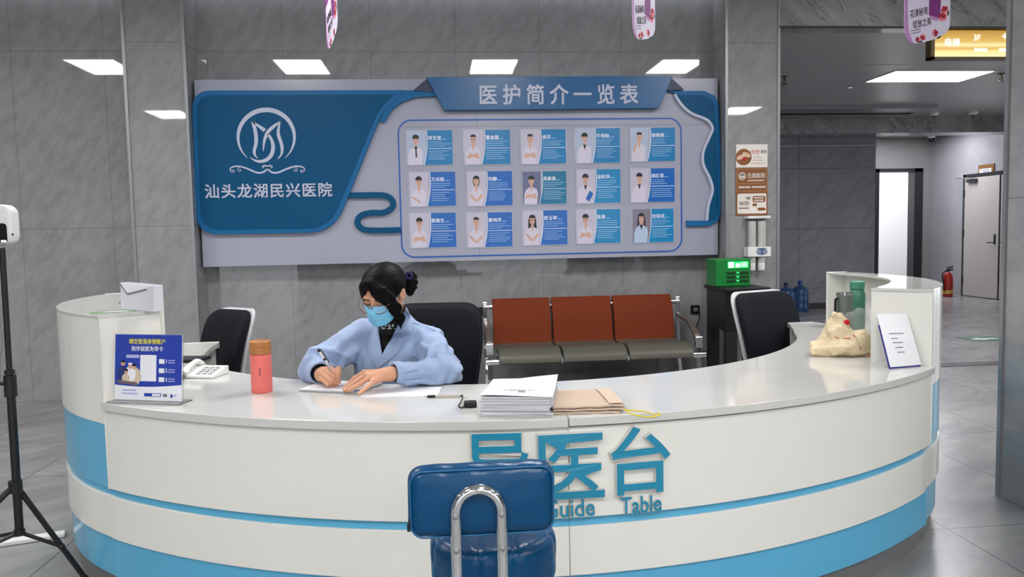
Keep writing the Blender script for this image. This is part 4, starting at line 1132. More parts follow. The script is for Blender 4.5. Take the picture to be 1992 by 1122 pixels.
# ------------------------------------------------------------------ office chairs behind the desk
MESH = mat('chair_dark_fabric', (17, 19, 26), .8, spec=.25); SHELL = mat('chair_pale_shell', (196, 197, 200), .3)
def office_chair(loc, rz, label, ztop, w=.47, shell=SHELL, lean=8):
    t = thing('office_chair', label, 'chair', loc, math.radians(rz), 'dark office chairs behind the desk')
    # local: front = -y
    hb = ztop-.50
    def outl(s=1.0):
        p = rounded([(-.40*w, 0), (.40*w, 0), (.5*w, hb*.62), (.47*w, hb), (-.47*w, hb), (-.5*w, hb*.62)], [.05, .05, .2, .13, .13, .2], 7)
        c = np.array([0, hb/2]); return [tuple(c+(np.array(q)-c)*s) for q in p]
    n = 9
    def pad(name, s0, th, off, m):
        # curved padded back: scaled outlines stacked front to back, bent around the vertical
        f = MB(); pr = outl(1.0); k = len(pr); V = []
        prof = [(.90, 0), (.97, .12), (1.0, .4), (1.0, .7), (.97, 1.0)]
        for s, u in prof:
            c = np.array([0, hb/2])
            for q in pr:
                q = c+(np.array(q)-c)*(s*s0); y = off+th*u+.10*(abs(q[0])/(w/2))**2*-.45+.02*math.sin(PI*q[1]/hb)*-1
                y += math.tan(math.radians(lean))*q[1]
                V.append((q[0], .22+y, .52+q[1]))
        F = [(i*k+j, i*k+(j+1) % k, (i+1)*k+(j+1) % k, (i+1)*k+j) for i in range(len(prof)-1) for j in range(k)]
        # front and rear fills as fans of inner rings
        def fill(base, rev):
            rings = [base]
            for s in (.7, .4, .15):
                c = np.array([0, hb/2]); o = len(V)
                for j in range(k):
                    x, y, z = V[base+j]; q = np.array([x, z-.52]); qq = c+(q-c)*s
                    bend = lambda a: .10*(abs(a[0])/(w/2))**2*-.45+.02*math.sin(PI*min(max(a[1], 0), hb)/hb)*-1+math.tan(math.radians(lean))*a[1]
                    V.append((qq[0], y-bend(q)+bend(qq), .52+qq[1]))
                rings.append(o)
            for a, b in zip(rings, rings[1:]):
                for j in range(k):
                    q = (a+j, a+(j+1) % k, b+(j+1) % k, b+j); F.append(q if not rev else q[::-1])
            q = tuple(rings[-1]+j for j in range(k)); F.append(q if not rev else q[::-1])
        fill(0, True); fill((len(prof)-1)*k, False)
        f.add(V, F); return f.build(name, m, t, smooth=50, world=False)
    pad('backrest', .97, .05, -.025, MESH)
    pad('back_shell', 1.0, .025, .032, shell)
    f = MB(); f.prism(rrect(-.25, .25, -.25, .22, .09, 6), (0, 0, .44), (1, 0, 0), (0, 1, 0), 0, .075); f.build('seat', MESH, t, smooth=40, bevel=.02, seg=3, world=False)
    f = MB(); f.strip(spline([(0, .10, .41), (0, .25, .42), (0, .30, .50), (0, .30, .62), (0, .315, .72)], 5), (1, 0, 0), .07, .02); f.build('back_support', BLACK, t, world=False)
    f = MB(); f.box((-.12, -.12, .40), (.12, .14, .44)); f.build('seat_plate', BLACK, t, smooth=0, world=False)
    f = MB(); f.lathe([(.028, .10), (.028, .26), (.018, .26), (.018, .41)], (0, 0, 0), 18); f.build('gas_column', CHROME, t, world=False)
    for k in range(5):
        a = 2*PI*k/5+.3; d = np.array([math.cos(a), math.sin(a), 0])
        f = MB(); f.strip([d*.0+(0, 0, .115), d*.28+(0, 0, .075)], np.cross(d, (0, 0, 1)), .045, .03); f.build('base_arm', BLACK, t, smooth=0, bevel=.005, world=False)
        f = MB(); n_ = np.cross(d, (0, 0, 1))
        for s in (-1, 1): f.lathe([(.001, -.011), (.028, -.011), (.03, -.006), (.03, .006), (.028, .011), (.001, .011)], d*.28+n_*s*.015+np.array([0, 0, .0301]), 16, axis=n_)
        f.tube([d*.28+(0, 0, .03), d*.28+(0, 0, .075)], .008, 8)
        f.build('caster', BLACK, t, world=False)
    return t
q = PY(850, 600, 3.98)
office_chair((q[0]-.03, 3.78, 0), -6, 'dark office chair behind the seated woman in blue', q[2], w=.49, shell=MESH)
q = PY(450, 604, 4.72)
office_chair((q[0]-.205, 4.52, 0), -40, 'dark office chair with pale rim at the left end inside the desk', q[2]-.012, w=.40, lean=15)
q = PY(1478, 568, 4.6)
office_chair((q[0]+.17, 4.40, 0), 24, 'dark office chair with pale rim at the right inside the desk by the plastic bags', q[2]-.02, w=.52, lean=14)

# ------------------------------------------------------------------ blue stool in front of the desk
SBLUE = mat('stool_blue_leather', (0, 66, 108), .30, spec=.35, bump=(70, .10)); SSEAM = mat('stool_seam_blue', (20, 92, 140), .5)
yb = 1.72
a = PY(793, 980, yb); b = PY(1082, 980, yb); c1 = PY(937, 909, yb); c0 = PY(937, 1047, yb)
sx = (a[0]+b[0])/2; wst = b[0]-a[0]; z0, z1 = c0[2], c1[2]
syc = yb+.20
st = thing('blue_stool', 'blue leather stool with chrome hoop back in front of the desk lettering', 'stool', (sx+.0, syc, 0))
def back_sdf(P):
    d = dbox(P, (sx, yb+.035, (z0+z1)/2), (wst/2, .036, (z1-z0)/2), .032)
    d = d-.006*np.exp(-((P[:, 0]-sx)/(wst*.36))**2-((P[:, 2]-(z0+z1)/2)/((z1-z0)*.36))**2)
    return d+.0012*wob(P, 14, 3, 2, (1, 1, .6))
V, F = nets(back_sdf, (sx-wst/2-.02, yb-.03, z0-.02), (sx+wst/2+.02, yb+.10, z1+.02), .006, 2)
MB().add(V, F).build('backrest', SBLUE, st, smooth=60)
f = MB(); pp = rrect(sx-wst/2+.006, sx+wst/2-.006, z0+.006, z1-.006, .03, 6); f.tube([(p[0], yb+.006, p[1]) for p in pp]+[(pp[0][0], yb+.006, pp[0][1])], .0022, 6)
f.build('piping', SSEAM, st)
f = MB(); q = np.array([sx-wst/2+.003, yb+.008, z0+.052]); f.tube([q, q+(-.002, -.004, -.012)], .0025, 8); f.box(q+(-.006, -.006, -.028), q+(.001, -.003, -.010)); f.build('zip_pull', BLACK, st, smooth=0)
zse = PY(950, 1052, yb+.10)[2]-.012; rs = .153
q0 = PY(838, 1080, syc)[0]; q1 = PY(1080, 1080, syc)[0]; rs = (q1-q0)/2; scx = (q0+q1)/2
def seat_sdf(P):
    r = np.linalg.norm(P[:, :2]-np.array([scx, syc]), axis=1); zz = P[:, 2]-(zse-.062)
    q = np.stack([r-(rs-.03), np.abs(zz)-.036], 1)
    d = np.linalg.norm(np.maximum(q, 0), axis=1)+np.minimum(q.max(1), 0)-.03
    d -= .010*np.exp(-(r/(rs*.7))**2)*(zz > 0)
    for a_ in (0, 1):
        for o_ in (-.045, .045):
            u = P[:, a_]-(scx, syc)[a_]-o_; d += .006*np.exp(-(u/.006)**2)*(zz > 0)
    return d
V, F = nets(seat_sdf, (scx-rs-.02, syc-rs-.02, zse-.15), (scx+rs+.02, syc+rs+.02, zse+.04), .0055, 2)
MB().add(V, F).build('seat', SBLUE, st, smooth=60)
f = MB(); f.tube([(scx+(rs-.010)*math.cos(k*PI/20), syc+(rs-.010)*math.sin(k*PI/20), zse-.010) for k in range(41)], .0028, 6); f.build('seat_piping', SSEAM, st)
hw = .052; hy = yb-.014; zh = PY(930, 951, hy)[2]; hx = PY(931, 1000, hy)[0]
pts = [(hx-hw, yb+.10, zse-.140), (hx-hw, yb+.03, zse-.140), (hx-hw, hy+.005, zse-.12), (hx-hw, hy, zse-.04), (hx-hw, hy, zh-hw)]
pts += [(hx+hw*math.cos(math.radians(a_)), hy, zh-hw+hw*math.sin(math.radians(a_))) for a_ in range(165, 14, -15)]
pts += [(hx+hw, hy, zh-hw), (hx+hw, hy, zse-.04), (hx+hw, hy+.005, zse-.12), (hx+hw, yb+.03, zse-.140), (hx+hw, yb+.10, zse-.140)]
f = MB(); f.tube(pts, .0125, 14); f.build('hoop', CHROME, st)
for s in (-1, 1):
    for z in (PY(880, 1002, hy)[2], PY(880, 1068, hy)[2]):
        MB().lathe([(.007, 0), (.007, .003), (.003, .005)], (hx+s*hw, hy-.012, z), 14, axis=(0, -1, 0)).build('screw', STEEL, st)
MB().box((scx-.09, syc-.11, zse-.155), (scx+.09, syc+.09, zse-.124)).build('seat_plate', DARKM, st, smooth=0)
f = MB(); f.lathe([(.025, .05), (.025, .3), (.018, .3), (.018, zse-.155)], (scx, syc, 0), 18); f.build('column', CHROME, st)
for k in range(5):
    a_ = 2*PI*k/5+.2; d = np.array([math.cos(a_), math.sin(a_), 0]); o_ = np.array([scx, syc, 0])
    f = MB(); f.strip([o_+(0, 0, .075), o_+d*.19+(0, 0, .03)], np.cross(d, (0, 0, 1)), .04, .025); f.ball(o_+d*.19+(0, 0, .021), .021); f.build('base_leg', CHROME, st)

# ------------------------------------------------------------------ thermometer on a tripod at the left edge
ty = 3.05
t = thing('tripod_stand', 'black tripod stand at the left edge of the hall', 'tripod', (PY(45, 1030, ty)[0], ty, 0))
top = PY(4, 480, ty); ft = PY(38, 1035, ty)
ft2 = ft.copy(); ft2[2] = .15
ax = unit(top-ft)
pm = PY(20, 745, ty); ph = PY(30, 942, ty)
f = MB(); f.tube([pm, top], .0105, 12); f.build('upper_tube', BLACK, t)
f = MB(); f.tube([ft, pm], .015, 12); f.build('lower_tube', BLACK, t)
f = MB(); f.tube([pm-ax*.05, pm+ax*.03], .022, 14); f.tube([pm+ax*.035, pm+ax*.05], .018, 14); f.tube([pm, pm+(-.06, 0, 0)], .008, 8); f.lathe([(.018, 0), (.02, .01), (.018, .025)], pm+(-.055, 0, 0), 14, axis=(-1, 0, 0)); f.build('clamp', BLACK, t)
f = MB(); f.tube([ph-ax*.03, ph+ax*.015], .024, 14)
f.build('leg_hub', BLACK, t)
f = MB(); f.tube([ft-ax*.01, ft+ax*.012], .019, 14); f.build('brace_hub', BLACK, t)
c_ = ph.copy(); e0 = PZ(172, 1138, 0.0)
for e in (e0, np.array([c_[0]-.42, ty-.25, 0]), np.array([c_[0]-.55, ty+.25, 0])):
    e = np.array([e[0], e[1], .012]); d = unit(e-c_); f = MB(); f.tube([c_+d*.02, e], .0105, 10); f.build('leg', BLACK, t)
    m_ = c_+(e-c_)*.62; f = MB(); f.tube([ft, m_], .0075, 8); f.ball(m_, .013); f.build('brace', BLACK, t)
    f = MB(); f.tube([e-d*.03, e+(0, 0, -.008)], .015, 10); f.build('foot', BLACK, t)
a = PY(-48, 399, ty); b = PY(32, 474, ty)
t = thing('thermometer', 'white infrared thermometer with black screen on top of the tripod', 'thermometer', top)
f = MB(); f.prism(rrect(a[0], b[0], b[2], a[2], .035, 7), (0, ty, 0), EX, EZ, -.035, .03); f.build('housing', WHITE, t, smooth=40, bevel=.01, seg=3)
a2 = PY(-38, 435, ty-.03); b2 = PY(15, 472, ty-.03)
MB().prism(rrect(a2[0], b2[0], b2[2], a2[2], .012, 5), (0, ty-.029, 0), EX, EZ, 0, .004).build('screen', mat('screen_black', (10, 10, 12), .08), t, smooth=30)
f = MB(); q = PY(9, 469, ty-.034); f.box(q+(-.012, -.002, -.004), q+(.006, .0, .004)); f.build('screen_digits', mat('digits_white', (230, 230, 230), .4, emit=(255, 255, 255), estr=.6), t, smooth=0)
q = PY(25, 456, ty-.035); f = MB(); f.lathe([(.004, 0), (.004, .002)], q+(0, 0, 0), 10, axis=(0, -1, 0)); f.build('sensor', BLACK, t)
f = MB(); f.tube([top-ax*.004, top+(0, 0, .012)], .013, 12); f.build('mount', mat('mount_grey', (150, 150, 152), .3), t)
f = MB(); f.tube(spline([top+(-.012, -.012, .01), top+(-.02, -.02, -.15), top+(-.01, -.02, -.35), pm+(-.02, -.02, .1), pm+(-.025, -.02, .02)], 6), .0025, 6); f.build('cable', mat('cable_grey', (120, 120, 122), .5), t)

# white cable cover on the floor
a = PZ(-40, 1068, 0); b = PZ(128, 1042, 0)
t = MB().strip([a+(0, 0, .012), b+(0, 0, .012)], (0, 1, 0), .05, .022).build('cable_cover', WHITE, smooth=0, bevel=.006)
tag(t, 'white cable cover strip on the floor behind the tripod', 'cable cover')

# ------------------------------------------------------------------ things on the desk
PAPER = mat('paper_white', (228, 228, 232), .6); PAPER2 = mat('paper_edges', (204, 204, 208), .7); INK = mat('ink_grey', (120, 120, 128), .6); CLEAR = mat('clear_acrylic', (245, 248, 250), .05, trans=.92, ior=1.3)
PBLUE = mat('print_royal_blue', (46, 68, 166), .25); PYEL = mat('print_yellow', (236, 226, 60), .4); PWHT = mat('print_white', (236, 238, 244), .4); PLIL = mat('print_lilac', (170, 176, 224), .4)
ZT = H
# ---- blue acrylic sign near the left end cabinet
a = PZ(222, 780.5, ZT); b = PZ(352, 785, ZT)
a = a+(.0, .0, 0); ud = unit(b-a); ud[2] = 0; ud = unit(ud); W_s = np.linalg.norm(b-a)
up_ = unit(np.array([0, 0, 1.0])+np.cross((0, 0, 1), ud)*.10)
hs = PY(222, 654, a[1]+.015)[2]-ZT
t = thing('counter_sign', 'upright blue health insurance sign in a clear acrylic stand on the left of the desk', 'sign', (a+b)/2)
nn = np.cross(ud, up_)
O = a+nn*-.002+(0, 0, .008)
f = MB(); f.prism([(-.004, -.006), (W_s+.004, -.006), (W_s+.004, hs+.002), (-.004, hs+.002)], O, ud, up_, -.006, -.004); f.build('back_sheet', CLEAR, t, smooth=0)
f = MB(); f.prism([(-.01, -.03), (W_s+.01, -.03), (W_s+.01, .055), (-.01, .055)], a+(0, 0, .0022), ud, np.cross((0, 0, 1), ud), -.002, .003); f.build('stand_foot', CLEAR, t, smooth=0, bevel=.001)
S_ = lambda u, v: (u*W_s, v*hs)
f = MB(); f.prism([S_(0, 0), S_(1, 0), S_(1, 1), S_(0, 1)], O, ud, up_, -.004, -.001, 0)
cur = [S_(u/12, .235-.075*math.sin(PI*(.25+.6*u/12))+.045) for u in range(13)]
f.prism(cur+[S_(1, 1), S_(0, 1)], O, ud, up_, -.001, -.0004, 1)
f.build('poster', [PWHT, PBLUE], t, smooth=0)
pt = lambda u, v: O+ud*u*W_s+up_*v*hs+nn*-.0002
f = MB()
f.text('绑定医保亲情账户', pt(.485, .895), ud, up_, w=W_s*.54, h=hs*.085, bold=.012, mi=0, off=.0003)
f.text('陪伴就医免带卡', pt(.49, .785), ud, up_, w=W_s*.47, h=hs*.078, bold=.008, mi=1, off=.0003)
for k, v in enumerate((.60, .46, .32)):
    f.text(str(k+1), pt(.775, v), ud, up_, h=hs*.055, bold=.01, mi=1, off=.0003)
    for j in range(2): f.prism([S_(.80, v-.03+.035*j), S_(.90, v-.03+.035*j), S_(.90, v-.015+.035*j), S_(.80, v-.015+.035*j)], O, ud, up_, -.0004, .0002, 2)
for u0, u1, v in ((.12, .33, .135), (.11, .35, .085), (.84, .93, .075)):
    f.prism([S_(u0, v), S_(u1, v), S_(u1, v+.022), S_(u0, v+.022)], O, ud, up_, -.0004, .0002, 2)
f.build('lettering', [PYEL, PWHT, PLIL], t, smooth=0)
f = MB()
f.prism(rrect(W_s*.385, W_s*.625, hs*.29, hs*.69, .003, 3), O, ud, up_, -.0004, .0002, 0)
for v in (.60, .46, .325): f.prism([S_(.665, v-.04), S_(.745, v-.04), S_(.745, v+.03), S_(.665, v+.03)], O, ud, up_, -.0004, .0002, 0)
f.prism(rrect(W_s*.17, W_s*.37, hs*.64, hs*.69, .003, 3), O, ud, up_, -.0004, .0002, 1)
f.prism([S_(.45, .06), S_(.70, .06), S_(.70, .11), S_(.45, .11)], O, ud, up_, -.0004, .0002, 2); f.prism([S_(.57, .068), S_(.69, .068), S_(.69, .102), S_(.57, .102)], O, ud, up_, -.0004, .0004, 0)
f.prism([S_(.84, .05), S_(.87, .05), S_(.87, .1), S_(.84, .1)], O, ud, up_, -.0004, .0002, 2); f.prism([S_(.73, .06), S_(.79, .06), S_(.79, .105), S_(.73, .105)], O, ud, up_, -.0004, .0002, 3)
f.build('print_fields', [PWHT, PLIL, PBLUE, INK], t, smooth=0)
f = MB(); kk = [0]
def blob(u, v, ru, rv, mi): kk[0] += 1; f.prism([(u*W_s+ru*W_s*math.cos(q*PI/8), v*hs+rv*hs*math.sin(q*PI/8)) for q in range(16)], O, ud, up_, -.0004, .0001*kk[0], mi)
blob(.12, .38, .085, .14, 1); blob(.30, .36, .10, .14, 2); blob(.24, .40, .08, .12, 3); blob(.17, .33, .06, .07, 2)
for u, v, r in ((.125, .555, .032), (.235, .51, .032), (.295, .50, .03), (.175, .43, .028)): blob(u, v, r, r*1.2, 0)
for u, v in ((.125, .585), (.295, .53), (.175, .455)): blob(u, v, .03, .018, 4)
blob(.235, .55, .03, .016, 3); f.prism([S_(.03, .26), S_(.34, .22), S_(.34, .27), S_(.06, .30)], O, ud, up_, -.0004, .0016, 5)
f.build('family_picture', [SKIN_P, mat('print_navy', (40, 56, 120), .4), mat('print_beige', (212, 194, 170), .4), PWHT, HAIR_P, mat('print_table', (110, 96, 100), .4)], t, smooth=0)
for u, v in ((.03, .95), (.955, .94), (.055, .065), (.965, .03)):
    f = MB(); q = pt(u, v); f.lathe([(.004, 0), (.004, .002), (.002, .003)], q+nn*-.0045, 12, axis=nn); f.build('pin', STEEL, t)

# ---- pink bottle with wooden cap
p = PZ(510, 762, ZT); rb = (PZ(530, 762, ZT)[0]-PZ(490, 762, ZT)[0])/2*.98; zb1 = PY(508, 688, p[1])[2]; zb2 = PY(508, 662, p[1])[2]
t = thing('drink_bottle', 'coral pink bottle with wood-grain cap standing on the desk', 'bottle', p)
MB().lathe([(.001, 0), (rb-.004, 0), (rb, .006), (rb, zb1-ZT-.002), (rb-.002, zb1-ZT)], p, 36).build('body', mat('bottle_coral', (232, 116, 108), .4), t)
WOOD = noise_mat('cap_wood', (150, 92, 44), (186, 124, 66), scale=(14, 14, 90), nscale=1.2, rough=.5)
MB().lathe([(rb-.003, zb1-ZT+.0005), (rb+.0005, zb1-ZT+.002), (rb+.0005, zb2-ZT-.004), (rb-.004, zb2-ZT), (.001, zb2-ZT)], p, 36).build('cap', WOOD, t)
f = MB()
for k in range(3): f.box(p+(rb*.1-.004, -rb-.0008, (zb1-ZT)*(.62-.07*k)), p+(rb*.1+.003, -rb+.004, (zb1-ZT)*(.66-.07*k)))
f.build('print', mat('print_maroon', (110, 50, 56), .5), t, smooth=0)

# ---- papers under the writing hand
def leaf(f, c, w, d, rz, z0, z1, mi=0):
    R = rotm('Z', rz); c = np.asarray(c, float)
    V = [c+R@np.array([sx_*w/2, sy_*d/2, 0])+(0, 0, z) for z in (z0, z1) for sx_, sy_ in ((-1, -1), (1, -1), (1, 1), (-1, 1))]
    f.add(V, [(0, 3, 2, 1), (4, 5, 6, 7), (0, 1, 5, 4), (1, 2, 6, 5), (2, 3, 7, 6), (3, 0, 4, 7)], mi)
padc = np.array([-.405, 3.085, ZT])
rzp = math.degrees(math.atan2(2.937-3.032, -.336+.577))
t = thing('form_pad', 'pad of printed forms under the writing hand of the seated woman', 'paper', padc)
f = MB()
for k in range(7):
    leaf(f, padc+(.004*math.sin(k*2.1), .003*math.cos(k*1.7), 0), .262, .19, rzp+.7*math.sin(k*1.3), .0012*k+.0002, .0012*k+.0011, k % 2)
f.build('sheets', [PAPER, PAPER2], t, smooth=0)
f = MB(); leaf(f, padc, .258, .187, rzp, .0088, .0096, 0)
R_ = rotm('Z', rzp)
def onpad(u, v, w, d, mi): leaf(f, padc+R_@np.array([u, v, 0]), w, d, rzp, .0096, .0099, mi)
for k in range(7): onpad(-.02, .06-.02*k, .19, .0018, 1)
for k in range(3): onpad(-.07+.07*k, .0, .0015, .13, 1)
onpad(-.01, -.035, .10, .012, 2)
f.build('top_form', [PAPER, mat('ink_pale', (176, 176, 186), .6), mat('form_pink', (226, 196, 204), .6)], t, smooth=0)
f = MB(); leaf(f, padc+R_@np.array([.118, -.083, 0]), .03, .018, rzp+25, .0098, .0115); f.build('clip', mat('clip_blue', (40, 76, 150), .35), t, smooth=0, bevel=.002)
t = thing('paper_sheet', 'loose white sheet under the left forearm of the woman', 'paper', (-.16, 2.95, ZT))
f = MB(); leaf(f, (-.16, 2.955, ZT), .29, .17, -6, .0003, .0011)
f.build('sheet', PAPER, t, smooth=0)
f = MB()
for k in range(4): leaf(f, np.array([-.16, 2.99-.03*k, ZT]), .2, .0015, -6, .0011, .0013)
f.build('printed_lines', mat('ink_pale', (176, 176, 186)), t, smooth=0)

# ---- desk pen on a coil, its holder
pa = PZ(824, 771, ZT+.006); pb = PZ(895, 770, ZT+.006)
d = unit(pb-pa); L_ = np.linalg.norm(pb-pa)
t = thing('desk_pen', 'desk pen with silver barrel and black grip tethered to a black holder', 'pen', (pa+pb)/2)
MB().lathe([(.0006, 0), (.0012, .006), (.003, .014), (.0035, .016)], pa, 12, axis=d).build('tip', CHROME, t)
MB().lathe([(.0045, .014), (.005, .018), (.005, .042), (.0045, .044)], pa, 14, axis=d).build('grip', BLACK, t)
MB().lathe([(.0042, .044), (.0042, L_-.008), (.0048, L_-.008), (.0048, L_), (.002, L_+.002)], pa, 14, axis=d).build('barrel', mat('pen_champagne', (196, 186, 172), .25, metal=.5), t)
hb_ = PZ(915, 792, ZT)
MB().box(hb_+(-.022, -.012, 0), hb_+(.022, .018, .022)).build('holder', BLACK, t, smooth=0, bevel=.004)
f = MB(); C_ = []
base = spline([pb+(.002, 0, 0), pb+(.010, -.01, .0), PZ(896, 783, ZT+.008), PZ(892, 790, ZT+.008), PZ(900, 793, ZT+.010), hb_+(-.02, 0, .012)], 14)
for k, q in enumerate(base): C_.append(q+np.array([0, math.cos(k*1.3), math.sin(k*1.3)])*.0028)
f.tube(C_, .0018, 6); f.build('coil_cord', BLACK, t)
f = MB(); q = PZ(910, 783, ZT+.012); f.tube(spline([hb_+(-.01, .01, .02), q+(0, .02, .012), q+(-.012, .03, .014)], 5), .0012, 6); f.build('tag_string', mat('tag_yellow', (180, 176, 110), .5), t)

# ---- stack of papers
s0 = PZ(947, 808, ZT); s1 = PZ(1089, 809, ZT); s2 = PZ(1062, 748, ZT)
sc_ = np.array([(s0[0]+s1[0])/2+.005, (s0[1]+s1[1])/2+.13, ZT]); sw_ = s1[0]-s0[0]; rzs = math.degrees(math.atan2(s1[1]-s0[1], s1[0]-s0[0]))
rr = random.Random(5); zz = 0; bund = 0; sheets_total = PY(1010, 775, s0[1])[2]-ZT
edges = [.0, .012, .024, .037, .050, .062]
hst = .066
nb = 6
for k in range(nb):
    t = thing('paper_stack', 'bundle of white printed forms, %s of the pile beside the brown envelopes' % ('lowest', 'second from the bottom', 'third from the bottom', 'third from the top', 'second from the top', 'topmost')[k], 'paper', sc_+(0, 0, zz), 0, 'bundles of forms piled on the desk')
    th = hst/nb; f = MB(); ox, oy, orz = rr.uniform(-.005, .005), rr.uniform(-.004, .004), rr.uniform(-1.8, 1.8)
    ns = 6
    for j in range(ns):
        leaf(f, sc_+(ox+rr.uniform(-.0025, .0025), oy+rr.uniform(-.0025, .0025), zz), sw_-.004, .29, rzs+orz+rr.uniform(-.5, .5), th*j/ns, th*(j+1)/ns-.0002, j % 2)
    f.build('sheets', [PAPER, PAPER2], t, smooth=0)
    zz += th
    if k == nb-1:
        # curled cover sheet with faint printed heading
        R_ = rotm('Z', rzs+orz); G = []
        for i in range(13):
            row = []
            for j in range(13):
                u, v = -.5+i/12, -.5+j/12
                lift = .020*max(0, u+.1)*max(0, v+.1)*3.0+.006*max(0, -v-.2)*max(0, -u)*4+.004*math.sin(3*u+2)
                row.append(sc_+(ox, oy, zz+.001+max(0, lift))+R_@np.array([u*(sw_+.002), v*.295, 0]))
            G.append(row)
        MB().sheet(G, .0006).build('cover_sheet', PAPER, t, smooth=60)
        def onsheet(u, v): return sc_+(ox, oy, zz+.0022+max(0, .020*max(0, u+.1)*max(0, v+.1)*3.0+.006*max(0, -v-.2)*max(0, -u)*4+.004*math.sin(3*u+2)))+R_@np.array([u*(sw_+.002), v*.295, 0])
        f = MB()
        for v, u0, u1 in ((-.20, -.22, .22), (-.235, -.12, .10)):
            for q in range(9):
                ua, ub = u0+(u1-u0)*q/9, u0+(u1-u0)*(q+.7)/9; A_, B_ = onsheet(ua, v), onsheet(ub, v); f.strip([A_, B_], (0, 1, 0), .004, .0006)
        pts = [onsheet(.05+.05*math.cos(q*PI/8), -.30+.018*math.sin(q*PI/8)) for q in range(17)]; f.tube(pts, .0008, 5)
        f.build('heading_print', INK, t, smooth=0)

# ---- brown envelopes with yellow string
KRAFT = mat('kraft_paper', (198, 176, 156), .7, bump=(40, .1)); e0 = PZ(1092, 806, ZT); e1 = PZ(1222, 804, ZT)
ec = np.array([(e0[0]+e1[0])/2-.010, (e0[1]+e1[1])/2+.135, ZT]); rze = math.degrees(math.atan2(e1[1]-e0[1], e1[0]-e0[0]))+1
zz = 0
for k, (dx, dy, dr, lab) in enumerate(((-.012, 0, 0, 'brown kraft paper envelope lying lowest beside the paper pile'), (0.002, .004, 2.0, 'brown kraft paper envelope between two others beside the paper pile'), (-.006, .006, 4.5, 'topmost brown kraft envelope with yellow string beside the paper pile'))):
    t = thing('document_envelope', lab, 'envelope', ec+(0, 0, zz), 0, 'brown envelopes beside the paper pile')
    f = MB(); R_ = rotm('Z', rze+dr); G = []
    wE = e1[0]-e0[0]+.02
    for i in range(11):
        G.append([ec+(dx, dy, zz+.007+.003*math.sin(PI*i/10)*math.sin(PI*j/10)+.001*math.sin(i*1.7+j))+R_@np.array([(-.5+i/10)*wE, (-.5+j/10)*.265, 0]) for j in range(11)])
    f.sheet(G, .006); f.build('envelope', KRAFT, t, smooth=50)
    if k == 2:
        f = MB(); G = [[ec+(dx, dy, zz+.0115+.002*math.sin(PI*j/8))+R_@np.array([(.30+.2*i/3)*wE, (-.46+.92*j/8)*.265, 0]) for j in range(9)] for i in range(4)]
        f.sheet(G, .0012); f.build('flap', mat('kraft_flap', (206, 184, 164), .7), t, smooth=50)
        q = [PZ(1213, 797, ZT+.016), PZ(1230, 798, ZT+.014), PZ(1255, 800, ZT+.006), PZ(1275, 807, ZT+.004), PZ(1286, 806, ZT+.004)]
        q2 = [PZ(1218, 800, ZT+.016), PZ(1232, 806, ZT+.012), PZ(1252, 810, ZT+.005), PZ(1270, 811, ZT+.004), PZ(1284, 806, ZT+.005)]
        f = MB(); f.tube(spline(q, 6), .0022, 6); f.tube(spline(q2, 6), .0022, 6); f.tube([PZ(1284, 806, ZT+.005), PZ(1281, 799, ZT+.006)], .002, 6)
        f.build('string', mat('string_yellow', (226, 206, 30), .5), t)
    zz += .0095

# ---- desk telephone and black tray at the left
p = PZ(392, 731, ZT)
t = thing('desk_telephone', 'white desk telephone beside the left end cabinet', 'telephone', p)
R_ = rotm('Z', -14)*1.0; p = p+(.012, 0, 0)
f = MB(); prof = [(-.07, 0), (.07, 0), (.07, .036), (.045, .036), (-.065, .012), (-.07, .009)]
f.prism([(q[0], q[1]) for q in prof], p+R_@np.array([-.085, 0, 0]), R_@np.array([0, 1.0, 0]), (0, 0, 1), 0, .165)
f.build('base', WHITE, t, smooth=30, bevel=.004)
f = MB()
for i in range(4):
    for j in range(3):
        c_ = p+R_@np.array([.0+.027*j, -.043+.022*i, .0185+.0050*i]); f.box(c_-(.009, .007, .002), c_+(.009, .007, .003))
f.build('keypad', mat('key_grey', (196, 196, 198), .4), t, smooth=0, bevel=.001)
hs_ = [p+R_@np.array(q) for q in ((-.06, .068, .046), (-.06, .04, .056), (-.06, 0, .050), (-.06, -.04, .036), (-.06, -.068, .022))]
f = MB(); f.tube(spline(hs_, 6), [.014 if i < 6 or i > 18 else .010 for i in range(25)], 12, sx=1.4); f.build('handset', WHITE, t)
f = MB(); C_ = []
for k in range(60):
    u = k/59; C_.append(p+R_@np.array([-.06+.02*math.sin(u*3), -.070-.07*math.sin(PI*u)*.6, .014-.004*u])+np.array([math.cos(k*1.4), 0, math.sin(k*1.4)])*.005)
f.tube(C_, .0022, 5); f.build('coil_cord', mat('cord_dark', (40, 40, 44), .5), t)
q = PZ(370, 702, ZT)
t = MB().box(q+(-.085, -.06, .0005), q+(.075, .07, .016), R=rotm('Z', -12)).build('card_reader', mat('reader_black', (20, 22, 24), .3), smooth=0, bevel=.004)
t.location = (0, 0, 0); tag(t, 'flat black box lying on the desk behind the telephone', 'box')

